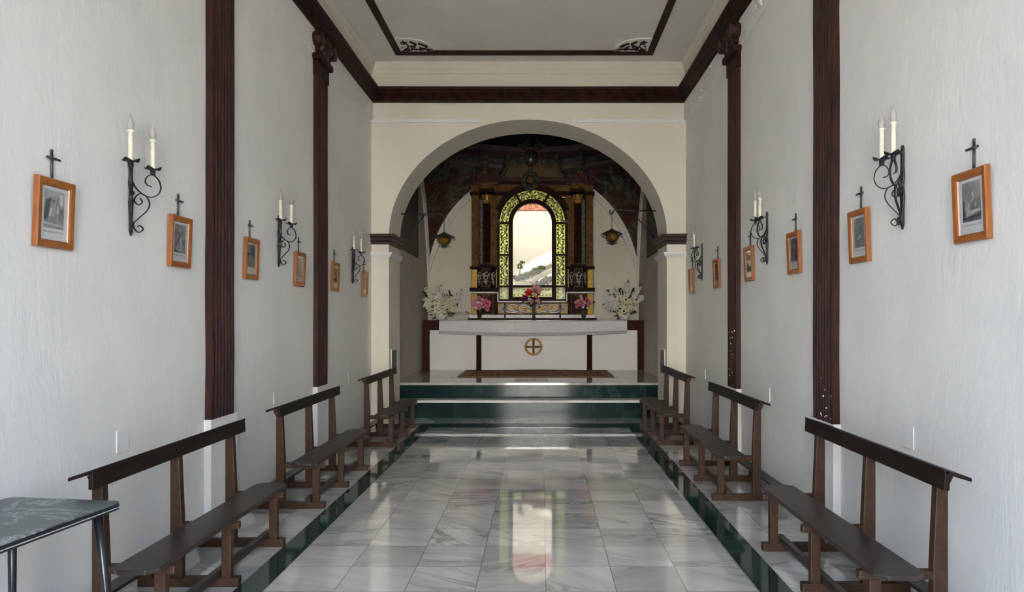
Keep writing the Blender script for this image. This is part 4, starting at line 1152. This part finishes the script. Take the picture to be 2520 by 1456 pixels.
# relief panel in the predella
x0, x1 = RX(1226), RX(1397); z0, z1 = RZ(771), RZ(746.5)
pn = MB().box(x0, x1, YFc-.015, YFc+.01, z0, z1).build('relief_panel', M['yellow_panel'], rt)
b = MB()
for a in ((x0-.02, x1+.02, z0-.02, z0), (x0-.02, x1+.02, z1, z1+.02), (x0-.02, x0, z0, z1), (x1, x1+.02, z0, z1)): b.box(a[0], a[1], YFc-.035, YFc, a[2], a[3])
b.build('relief_frame', M['retable_dark'], pn)
for half in (0, 1):
    b = MB(); hw = (x1-x0)/2; hh = (z1-z0)
    def g(u, w): return P3((x0+hw)+(1 if half else -1)*u*hw, YFc-.022, z0+hh*.5+w*hh)
    def T(raw, rr_):
        P_ = [g(q.x, q.y) for q in cr([(u, w, 0) for u, w in raw], 5)]
        b.tube(P_, [rr_*(.5+.8*math.sin(PI*min(1, .15+.85*q/len(P_)))) for q in range(len(P_))], 6, side=(0, 1, 0))
    T([(.02, -.3), (.10, .1), (.22, .32), (.36, .2), (.40, -.1), (.32, -.32), (.22, -.25), (.22, -.05), (.30, 0)], .018)
    T([(.40, .1), (.50, .36), (.66, .36), (.72, .1), (.64, -.2), (.52, -.2), (.50, 0), (.58, .08)], .018)
    T([(.40, -.3), (.55, -.4), (.72, -.34), (.84, -.05), (.98, .38)], .020)
    T([(.68, -.05), (.82, .25), (.92, .05), (.98, -.38)], .018)
    T([(.04, .38), (.14, .40), (.20, .30)], .014); T([(.05, -.4), (.18, -.42), (.30, -.40)], .014)
    T([(.10, -.05), (.16, .12), (.13, .25)], .016); T([(.44, -.05), (.50, -.3), (.62, -.42)], .016); T([(.74, .42), (.80, .2), (.76, .02)], .016); T([(.86, -.38), (.90, -.15), (.97, 0)], .016); T([(.24, .40), (.36, .42), (.46, .40)], .014)
    T([(.80, .40), (.88, .30), (.90, .2)], .013); T([(.02, .3), (.07, 0), (.02, -.15)], .016)
    b.build('silver_relief', M['silver'], pn, smooth=True)
# ---- window
wn = thing('arched_window', (WC, 14.5, RZ(740))); wn.parent = rt; wn.location = P3(WC, 14.5, RZ(740))-rt.location
wn['label'] = 'arched window with lime green panes and grey scrollwork around a clear centre'
y0, y1 = YFc-.03, YFc+.05
b = MB()
def ringp(r0, r1, a0, a1, n, ya=y0, yb=y1):
    for i in range(n):
        A0, A1 = R(a0+(a1-a0)*i/n), R(a0+(a1-a0)*(i+1)/n)
        p = lambda r, a, y: (WC+r*math.cos(a), y, WZ+r*math.sin(a))
        b.hexa([p(r0, A0, ya), p(r1, A0, ya), p(r1, A0, yb), p(r0, A0, yb), p(r0, A1, ya), p(r1, A1, ya), p(r1, A1, yb), p(r0, A1, yb)])
ringp(80.5*k0, 87*k0, 0, 180, 32); ringp(48*k0, 58.5*k0, 0, 180, 32)
ringp(48*k0, 52*k0, 0, 180, 32, y0-.02, y0+.01)
for f_ in ((lambda p: p), mir):
    for p0, p1, q0, q1, ex in ((1223, 1229.5, 548, 741, 0), (1251.5, 1262, 548, 736, 0), (1258, 1262, 548, 703, .02), (1229, 1262, 546.5, 551, 0), (1229, 1252, 625, 629, 0), (1229, 1252, 702, 706.5, 0), (1223, 1262, 736, 741, 0)):
        x0, x1 = sorted((RX(f_(p0)), RX(f_(p1)))); b.box(x0, x1, y0-ex, y1, RZ(q1), RZ(q0))
b.box(RX(1262), RX(1358), y0, y1, RZ(707), RZ(701.5)); b.box(RX(1262), RX(1358), y0, y1, RZ(741), RZ(730))
for aa in (60, 120):
    a = R(aa); d = P3(math.cos(a), 0, math.sin(a)); n_ = P3(-math.sin(a), 0, math.cos(a))*.022
    c = P3(WC, 0, WZ); p = lambda r, s, y: c+d*r+n_*s+P3(0, y, 0)
    b.hexa([p(57*k0, -1, y0), p(82*k0, -1, y0), p(82*k0, -1, y1), p(57*k0, -1, y1), p(57*k0, 1, y0), p(82*k0, 1, y0), p(82*k0, 1, y1), p(57*k0, 1, y1)])
b.build('window_frame', M['retable_dark'], wn)
yg = YFc+.02
def pane(poly, m, nm):
    return MB().prism(poly, yg, yg+.006).build(nm, m, wn)
def polar(r0, a_):
    L = R(58)*r0
    def f(s, t): a = R(a_)+s/r0; return P3(WC+(r0+t)*math.cos(a), yg-.012, WZ+(r0+t)*math.sin(a))
    f.normal = (0, 1, 0); return f
for j, a_ in enumerate((1, 61, 121)):
    pn = pane(arcpts(81*k0, a_, a_+58, 14)+arcpts(58*k0, a_, a_+58, 14)[::-1], M['lime'], 'stained_pane')
    b = MB(); rm = 69.5*k0; scrollwork(b, polar(rm, a_), R(58)*rm, 21*k0, .0095, j)
    b.build('scroll_grille', M['grille'], pn)
for i, f_ in enumerate(((lambda p: p), mir)):
    for j, (q0, q1) in enumerate(((551, 625), (629, 702), (706, 736))):
        x0, x1 = sorted((RX(f_(1229.5)), RX(f_(1251.5))))
        pn = pane([(x0, RZ(q1)), (x1, RZ(q1)), (x1, RZ(q0)), (x0, RZ(q0))], M['lime'], 'stained_pane')
        b = MB(); scrollwork(b, flat((x0+x1)/2, RZ(q1)+.01, 'z', yg-.012), RZ(q0)-RZ(q1)-.02, 21*k0, .0095, 20+i*5+j)
        b.build('scroll_grille', M['silver'] if j == 2 else M['grille'], pn)
pn = pane([(RX(1262), RZ(730)), (RX(1358), RZ(730)), (RX(1358), RZ(707)), (RX(1262), RZ(707))], M['lime'], 'stained_pane')
b = MB(); scrollwork(b, flat(RX(1264), RZ(718.5), 'x', yg-.012), RX(1356)-RX(1264), 21*k0, .0095, 40)
b.build('scroll_grille', M['silver'], pn)
pane(arcpts(49*k0, 0, 180, 24)+[(RX(1262), RZ(702)), (RX(1358), RZ(702))], M['glass'], 'clear_pane')

# ================================================================ SPACE BEHIND THE WINDOW
ny0, ny1 = YW+.18, 17.0
nx0, nx1, nz0, nz1 = -1.35, .98, 1.75, 4.95
b = MB()
b.box(nx0-.1, nx0, ny0-.02, ny1, nz0, nz1); b.box(nx1, nx1+.1, ny0-.02, ny1, nz0, nz1); b.box(nx0-.1, nx1+.1, ny1, ny1+.1, nz0, nz1)
b.box(nx0-.1, nx1+.1, ny0-.02, ny1+.1, nz1, nz1+.1)
S(b.build('wall_niche', plaster('niche_plaster', (.56, .545, .49), (.54, .525, .47), .05)))
S(MB().box(nx0-.1, nx1+.1, ny0-.02, ny1+.1, nz0-.1, nz0).build('floor_niche', M['hill']))
zf = H+(CY-518)*ny1/F
S(MB().box(nx0, nx1, ny1-.05, ny1, zf, zf+.15).build('trim_29', M['niche_frieze'], bevel=.01))
S(MB().box(nx0, nx1, ny1-.09, ny1, zf+.15, zf+.32).build('trim_30', M['niche_red'], bevel=.02))
# pale boulder, hillside and bushes seen through the glass
YN = 16.0
def npt(px, py, y=YN): return W(px, py, y)
b = MB().grid(lambda u, v: P3(nx0+.05+(nx1-nx0-.1)*u, 15.15+1.5*v, 1.76+.30*v*(.3+.9*u)+.03*math.sin(u*25+v*8)), 40, 16)
o = b.build('slope', M['hill'], smooth=True); S(o)
def mound(name, p0, p1, wpx, Yd, dep, m, jit=.05):
    """elongated lump lying along a diagonal"""
    A, B = W(*p0, Yd), W(*p1, Yd); d = B-A; L = d.length; d.normalize(); up = P3(-d.z, 0, d.x); w = wpx*Yd/F
    r_ = random.Random(int(p0[0]*7+p0[1])); b = MB(); rings = []
    for i in range(25):
        t = i/24; e = math.sqrt(max(.0, 1-(2*t-1)**2))**.8
        rings.append([b.bm.verts.new(A+d*L*t+up*(w*e*math.sin(2*PI*j/18)*(1+r_.uniform(-jit, jit)))+P3(0, dep*e*math.cos(2*PI*j/18)*(1+r_.uniform(-jit, jit)), 0)) for j in range(18)])
    for P_, Q_ in zip(rings, rings[1:]):
        for j in range(18): b.bm.faces.new((P_[j], P_[(j+1) % 18], Q_[(j+1) % 18], Q_[j]))
    return b.build(name, m, smooth=True)
for p0, p1, w_, yd, dep, lab in (((1270, 705), (1400, 632), 38, 16.45, .22, 'large pale domed boulder seen through the clear window pane'),
                                 ((1276, 690), (1375, 638), 10, 16.05, .14, 'long pale slanting rock ledge below the domed boulder seen through the window'),
                                 ((1296, 716), (1372, 672), 9, 15.55, .12, 'pale slanting rock nearest the glass seen through the window')):
    tag(mound('boulder', p0, p1, w_, yd, dep, M['rock']), lab, 'rock', 'pale rocks seen through the window')
def clump(b, c, r_, n, q=.62):
    for t in range(n): b.ball(c+P3(rnd.uniform(-r_, r_)*1.4, rnd.uniform(-r_, r_)*.3, rnd.uniform(-r_, r_)*.55), r_*q, 6, 5, .4)
for pts, yd, lab in ((((1274, 684), (1282, 681), (1290, 679), (1298, 675), (1306, 671), (1314, 668), (1322, 664), (1330, 660)), 15.83, 'olive green shrubs growing along the ledge under the domed boulder'),
                     (((1322, 700), (1330, 696), (1338, 693), (1346, 690), (1354, 684)), 15.33, 'bright green shrubs at the lower right of the window view')):
    b = MB()
    for p, q in pts: clump(b, W(p, q, yd), .06, 12)
    tag(b.build('shrub', M['bush']), lab, 'shrub')
b = MB()
for p, q in ((1277, 652), (1286, 645), (1281, 657)): clump(b, W(p, q, 15.7), .035, 6)
tr_ = [(1278, 690), (1279, 672), (1280, 655)]
b.tube([W(p, q, 15.7) for p, q in tr_], .012, 5)
tag(b.build('shrub', M['bush']), 'small dark leaning shrub at the left of the window view', 'shrub')

# area lamp added under the niche ceiling to brighten the closed space
ld = bpy.data.lights.new('niche_fill_lamp', 'AREA'); ld.shape = 'RECTANGLE'; ld.size = 1.9; ld.size_y = .7; ld.energy = 13; ld.color = (1, .98, .93)
lo = bpy.data.objects.new('niche_fill_lamp', ld); C.objects.link(lo); lo.location = ((nx0+nx1)/2, 15.35, nz1-.03); lo.rotation_euler = (R(6), 0, 0)

# ================================================================ FLOWERS, VASES, CANDLESTICKS
def lily_mesh():
    b = MB()
    for q in range(6):
        aa = 2*PI*q/6; d = P3(math.cos(aa), math.sin(aa), 0); t = P3(-math.sin(aa), math.cos(aa), 0)
        w = (.2, .42, .38, .05); rr_ = (.08, .45, .85, 1.08); zz = (0, .35, .42, .28)
        L, R_ = [], []
        for i in range(4):
            c = d*rr_[i]+P3(0, 0, zz[i]+(.06 if q % 2 else 0))
            L.append(b.bm.verts.new(c+t*w[i]*.5+P3(0, 0, .05))); R_.append(b.bm.verts.new(c-t*w[i]*.5+P3(0, 0, .05)))
        m_ = [b.bm.verts.new(d*rr_[i]+P3(0, 0, zz[i]-.03)) for i in range(4)]
        for i in range(3):
            b.bm.faces.new((L[i], m_[i], m_[i+1], L[i+1])); b.bm.faces.new((m_[i], R_[i], R_[i+1], m_[i+1]))
    return b
def rose_mesh():
    b = MB()
    for lay, (n, r0, h, tilt) in enumerate(((3, .35, .75, .1), (5, .62, .65, .3), (6, .9, .5, .55))):
        for q in range(n):
            aa = 2*PI*q/n+lay*.5; d = P3(math.cos(aa), math.sin(aa), 0); t = P3(-math.sin(aa), math.cos(aa), 0)
            w = r0*1.25
            rows = []
            for i, (f1, wz, ww) in enumerate(((.25, -.3, .5), (.8, .1, 1.0), (1.0, h, .9), (1.0+tilt, h+.05, .55))):
                c = d*r0*f1+P3(0, 0, wz)
                rows.append([b.bm.verts.new(c+t*w*ww*s*.5-d*abs(s)*.12*r0) for s in (-1, 0, 1)])
            for A, B in zip(rows, rows[1:]):
                for j in (0, 1): b.bm.faces.new((A[j], A[j+1], B[j+1], B[j]))
    b.ball((0, 0, 0), (.4, .4, .5), 8, 6)
    return b
LILY = lily_mesh().mesh('flower', M['petal_white'], True)
LILYC = lily_mesh().mesh('flower', M['petal_cream'], True)
ROSES = {k: rose_mesh().mesh('flower', M[k], True) for k in ('petal_pink', 'petal_hot', 'petal_pale', 'petal_red', 'petal_magenta', 'petal_white')}
STAM = MB()
for q in range(5): STAM.tube([(0, 0, .05), (.12*math.cos(q*1.26), .12*math.sin(q*1.26), .45)], .045, 5)
STAM = STAM.mesh('stamen', M['yellow'])
def put(me, par, pos, size, dirv, nm='flower'):
    o = bpy.data.objects.new(nm, me); C.objects.link(o); o.parent = par
    o.location = Vector(pos)-world_loc(par)
    q = Vector(dirv).to_track_quat('Z', 'Y'); o.rotation_mode = 'QUATERNION'; o.rotation_quaternion = q
    o.scale = (size,)*3
    return o
def leaf(b, base, tip, w):
    base, tip = Vector(base), Vector(tip); d = tip-base; s = d.cross(P3(0, 1, .2)); s.normalize()
    mid = base+d*.45+P3(0, -.02, .03)
    v = [b.bm.verts.new(p) for p in (base, mid+s*w, tip, mid-s*w, mid+P3(0, -.012, 0))]
    b.bm.faces.new((v[0], v[1], v[4])); b.bm.faces.new((v[1], v[2], v[4])); b.bm.faces.new((v[2], v[3], v[4])); b.bm.faces.new((v[3], v[0], v[4]))
zt = zt+.0095
def white_arrangement(cpx, Yv, blooms, spikes, leaves, lab_v, lab_b):
    cx = (cpx-CX)*Yv/F; k = Yv/F
    v = MB().lathe([(.07, zt), (.085, zt+.01), (.105, zt+.05), (.11, zt+.085), (.10, zt+.11), (.09, zt+.105), (.085, zt+.06)], (cx, Yv, 0), 22).build('flower_pot', M['ceramic'], smooth=True)
    tag(v, lab_v, 'pot', 'white flower pots on the altar')
    bq = thing('flower_arrangement', (cx, Yv, zt+.10), lab_b, 'flowers', 'white flower arrangements on the altar')
    org = P3(cx, Yv, zt+.10)
    for px, py, sz, cream in blooms:
        p = W(px, py, Yv); p.y = Yv-.12+rnd.uniform(-.05, .05)
        d = (p-org)*.6+P3(rnd.uniform(-.1, .1), -.45, rnd.uniform(-.05, .15))
        f = put(LILYC if cream else LILY, bq, p, sz, d)
        st = bpy.data.objects.new('stamen', STAM); C.objects.link(st); st.parent = f
    for sp in spikes:
        pts = cr([(*((W(px, py, Yv))[i] for i in range(3)),) for px, py in sp], 5)
        pts = [org]+[p+P3(0, -.02+.03*math.sin(i), 0) for i, p in enumerate(pts)]
        stm = MB().tube(pts, [.006]*(len(pts)-1)+[.003], 5).build('flower_stem', M['stem'], bq)
        b = MB(); n = len(pts)
        for i in range(2, n-3):
            for t in range(3):
                c = pts[i]+P3(rnd.uniform(-.045, .045), rnd.uniform(-.04, .01), rnd.uniform(-.03, .03)); r_ = .024*(1-.35*i/n)
                for q in range(4):
                    aa = 2*PI*q/4+rnd.random(); b.ball(c+P3(.6*r_*math.cos(aa), -.2*r_, .6*r_*math.sin(aa)), (r_*.75, r_*.35, r_*.75), 6, 4, .15)
        b.build('blossoms', M['petal_white'], stm, smooth=True)
        b = MB()
        for i in range(n-4, n): b.ball(pts[i]+P3(rnd.uniform(-.01, .01), 0, 0), (.010, .010, .018), 6, 5)
        b.build('buds', M['cloth_leaf'], stm, smooth=True)
    b = MB()
    for (p0, q0), (p1, q1), w in leaves: leaf(b, W(p0, q0, Yv), W(p1, q1, Yv)+P3(0, -.05, 0), w)
    for q in range(40):
        p = W(cpx+rnd.uniform(-38, 38), 748+rnd.uniform(-28, 26), Yv+rnd.uniform(0, .08)); leaf(b, p, p+P3(rnd.uniform(-.12, .12), -.03, rnd.uniform(-.08, .12)), .022)
    b.build('leaves', M['cloth_leaf'], bq)
YV = 14.04
white_arrangement(1085, YV,
    [(1059, 760, .075, 0), (1076, 762, .085, 0), (1090, 770, .095, 0), (1109, 759, .085, 1), (1071, 773, .06, 0), (1081, 776, .055, 0), (1101, 776, .05, 1), (1063, 745, .07, 1), (1088, 747, .065, 1), (1109, 743, .08, 1), (1078, 736, .07, 0), (1068, 731, .06, 0), (1092, 733, .06, 0), (1100, 750, .06, 0), (1075, 750, .075, 1), (1098, 765, .06, 1), (1084, 757, .07, 0)],
    [[(1075, 750), (1060, 728), (1052, 715), (1047, 705)], [(1085, 740), (1080, 722), (1083, 710), (1087, 702)], [(1065, 755), (1052, 742), (1049, 738), (1047, 734)], [(1105, 752), (1120, 735), (1130, 722), (1136, 712)], [(1108, 765), (1125, 760), (1140, 762), (1155, 771)], [(1068, 760), (1050, 750), (1050, 748), (1049, 756)]],
    [((1085, 780), (1118, 768), .045), ((1080, 780), (1062, 788), .02), ((1078, 776), (1055, 776), .02), ((1090, 778), (1112, 778), .03), ((1104, 742), (1108, 724), .010), ((1116, 737), (1136, 712), .008)],
    'white ceramic pot under the spreading white lilies at the left end of the altar', 'spreading white lily arrangement at the left end of the altar')
white_arrangement(1536, YV,
    [(1525, 770, .085, 1), (1541, 762, .085, 1), (1522, 735, .075, 0), (1538, 731, .08, 0), (1548, 743, .075, 1), (1516, 748, .07, 0), (1533, 748, .075, 1), (1556, 735, .065, 0), (1561, 747, .06, 0), (1513, 758, .06, 0), (1550, 757, .06, 0), (1544, 776, .05, 0), (1524, 774, .05, 1), (1558, 760, .055, 0), (1530, 757, .065, 0), (1510, 742, .055, 0)],
    [[(1540, 740), (1544, 715), (1545, 702), (1546, 690)], [(1525, 735), (1516, 720), (1515, 712), (1514, 706)], [(1555, 740), (1566, 720), (1570, 710), (1576, 699)], [(1562, 750), (1575, 738), (1578, 731), (1580, 738)], [(1520, 752), (1503, 744), (1492, 743), (1484, 750)], [(1518, 762), (1503, 752), (1496, 756), (1500, 762)]],
    [((1536, 780), (1507, 778), .03), ((1540, 780), (1568, 768), .02), ((1530, 782), (1515, 786), .02), ((1533, 735), (1530, 707), .012), ((1527, 735), (1525, 710), .010), ((1552, 735), (1555, 715), .010)],
    'white ceramic pot under the tall white flowers at the right end of the altar', 'tall white flower arrangement at the right end of the altar')
def vase_bouquet(cpx, ytop, Yv, fl, name_v, lab_v, lab_b, prof, m, cat='vase', leafm=10):
    cx = (cpx-CX)*Yv/F
    v = MB().lathe([(r_, zt+z) for r_, z in prof], (cx, Yv, 0), 18).build(name_v, m, smooth=True)
    tag(v, lab_v, cat)
    top_ = P3(cx, Yv, zt+prof[-1][1])
    bq = thing('bouquet', top_, lab_b, 'flowers')
    b = MB(); b2 = MB()
    for px, py, sz, key in fl:
        p = W(px, py, Yv); p.y = Yv-.06+rnd.uniform(-.04, .05)
        put(ROSES[key], bq, p, sz*(.88 if sz < .05 else 1), (p-top_)*.8+P3(rnd.uniform(-.05, .05), -.30, .05))
        b.tube(cr([top_-P3(0, 0, .05), top_+(p-top_)*.5+P3(0, .02, 0), p+P3(0, .02, 0)], 4), .004, 5)
    b.build('stems', M['stem'], bq)
    for q in range(leafm):
        px, py, *_r = fl[q % len(fl)]
        p = W(px+rnd.uniform(-7, 7), py+rnd.uniform(0, 10), Yv+.03); leaf(b2, p, p+P3(rnd.uniform(-.09, .09), -.02, rnd.uniform(-.08, .06)), .022)
    b2.build('leaves', M['cloth_leaf'], bq)
GV = [(.055, 0), (.058, .008), (.03, .025), (.035, .04), (.05, .10), (.062, .20), (.066, .22)]
YV2 = 13.99
vase_bouquet(1180, 760, YV2, [(1171, 742, .045, 'petal_pink'), (1179, 735, .045, 'petal_pink'), (1186, 738, .042, 'petal_pink'), (1165, 750, .035, 'petal_pink'), (1173, 750, .040, 'petal_pink'), (1183, 748, .045, 'petal_pale'), (1191, 750, .042, 'petal_hot'), (1197, 757, .042, 'petal_hot'), (1203, 745, .045, 'petal_hot'), (1196, 742, .042, 'petal_hot'), (1202, 752, .038, 'petal_hot'), (1179, 757, .045, 'petal_pink'), (1189, 741, .04, 'petal_pink'), (1172, 757, .028, 'petal_white'), (1190, 755, .028, 'petal_white'), (1177, 744, .03, 'petal_white'), (1199, 762, .035, 'petal_pink')],
    'glass_vase', 'clear glass vase left of the central vase, under the pink carnations', 'pink carnations in the glass vase left of the altar centre', GV, M['vase_glass'], leafm=24)
vase_bouquet(1436, 760, YV2, [(1429, 730, .035, 'petal_pale'), (1431, 735, .03, 'petal_pale'), (1424, 743, .045, 'petal_pink'), (1430, 741, .042, 'petal_pink'), (1418, 745, .038, 'petal_pink'), (1428, 749, .04, 'petal_pink'), (1437, 744, .038, 'petal_pale'), (1444, 737, .038, 'petal_hot'), (1450, 742, .038, 'petal_pink'), (1447, 748, .045, 'petal_pink'), (1420, 755, .035, 'petal_hot'), (1453, 745, .035, 'petal_pink'), (1436, 752, .03, 'petal_hot'), (1445, 757, .024, 'petal_white'), (1434, 756, .024, 'petal_white')],
    'glass_vase', 'clear glass vase right of the central vase, under the pink roses', 'pink roses in the glass vase right of the altar centre', GV, M['vase_glass'], leafm=22)
TV = [(.075, 0), (.078, .012), (.045, .03), (.032, .06), (.030, .15), (.034, .26), (.045, .34), (.05, .36)]
vase_bouquet(1313.5, 752, YV2, [(1303, 721, .070, 'petal_red'), (1320, 716, .088, 'petal_pale'), (1292, 734, .055, 'petal_magenta'), (1310, 740, .03, 'petal_pink'), (1308, 745, .028, 'petal_pale'), (1322, 733, .028, 'petal_hot'), (1326, 738, .026, 'petal_pale'), (1326, 746, .026, 'petal_pink'), (1303, 737, .035, 'petal_white'), (1320, 741, .03, 'petal_white'), (1317, 729, .03, 'petal_pale')],
    'tall_vase', 'tall slim dark vase at the centre of the altar', 'mixed bouquet with one red and one pale pink bloom at the altar centre', TV, M['vase_glass'], leafm=40)
# candlesticks
for px, lab in ((1242.5, 'thin dark brass candlestick on the altar, left of the central vase'), (1378.5, 'thin dark brass candlestick on the altar, right of the central vase')):
    x = (px-CX)*YV2/F
    cs = thing('candlestick', (x, YV2, zt), lab, 'candlestick', 'thin candlesticks on the altar')
    MB().lathe([(.035, zt), (.035, zt+.006), (.008, zt+.02), (.008, zt+.04), (.022, zt+.075), (.012, zt+.10), (.008, zt+.12), (.012, zt+.15), (.007, zt+.19), (.007, zt+.24), (.010, zt+.25)], (x, YV2, 0), 14).build('candlestick_stem', M['candle_iron'], cs, smooth=True)
    MB().lathe([(.006, zt+.245), (.030, zt+.255), (.032, zt+.262), (.012, zt+.262), (.012, zt+.30), (.014, zt+.335), (.004, zt+.338)], (x, YV2, 0), 14).build('candle_cup', M['candle_iron'], cs, smooth=True)
    b = MB()
    for s_ in (-1, 1): b.tube(cr([(x, YV2, zt+.20), (x+s_*.025, YV2, zt+.215), (x+s_*.03, YV2, zt+.24)], 4), .004, 5)
    b.build('side_scroll', M['candle_iron'], cs)

# ================================================================ OUTDOORS, LIGHT, CAMERA
S(MB().box(-16, 16, -30, -1.15, -.30, -.05).build('ground', M['ground']))
S(MB().box(-5.5, 5.0, -15.4, -15, -.1, 7.5).build('bounce_wall_opposite', M['plaster']))  # unseen wall added to bounce sunlight through the doorway down the nave
w = bpy.data.worlds.new('World'); bpy.context.scene.world = w; w.use_nodes = True
bg = w.node_tree.nodes['Background']; bg.inputs[0].default_value = (.53, .715, 1.0, 1); bg.inputs[1].default_value = 1.55
sd = bpy.data.lights.new('sun', 'SUN'); sd.energy = 14.5; sd.angle = R(.6); sd.color = (1, .95, .88)
so = bpy.data.objects.new('sun', sd); C.objects.link(so); so.rotation_euler = (R(-48), 0, R(6)); so.location = (0, -5, 8)
pdt = bpy.data.lights.new('doorway_portal', 'AREA'); pdt.shape = 'RECTANGLE'; pdt.size = DX1-DX0; pdt.size_y = DZ
po = bpy.data.objects.new('doorway_portal', pdt); C.objects.link(po); po.location = ((DX0+DX1)/2, -1.2, DZ/2); po.rotation_euler = (R(90), 0, 0)
pdt.cycles.is_portal = True

sc = bpy.context.scene
cam = bpy.data.cameras.new('camera'); co = bpy.data.objects.new('camera', cam); C.objects.link(co)
co.location = (0, 0, H); co.rotation_euler = (R(90), 0, 0)
cam.sensor_fit = 'HORIZONTAL'; cam.sensor_width = 36; cam.lens = F/2520*36
cam.shift_x = -(CX-1260)/2520; cam.shift_y = (CY-728)/2520; cam.clip_start = .05
sc.camera = co
sc.view_settings.view_transform = 'Standard'; sc.view_settings.look = 'None'; sc.view_settings.gamma = 1
sc.view_settings.use_curve_mapping = False
sc.view_settings.exposure = 3.06
sc.cycles.use_denoising = True
sc.cycles.adaptive_threshold = .018; sc.cycles.max_bounces = 12; sc.cycles.diffuse_bounces = 7; sc.cycles.glossy_bounces = 6; sc.cycles.transparent_max_bounces = 12
sc.cycles.sample_clamp_indirect = 6
sc.cycles.caustics_reflective = False; sc.cycles.caustics_refractive = False
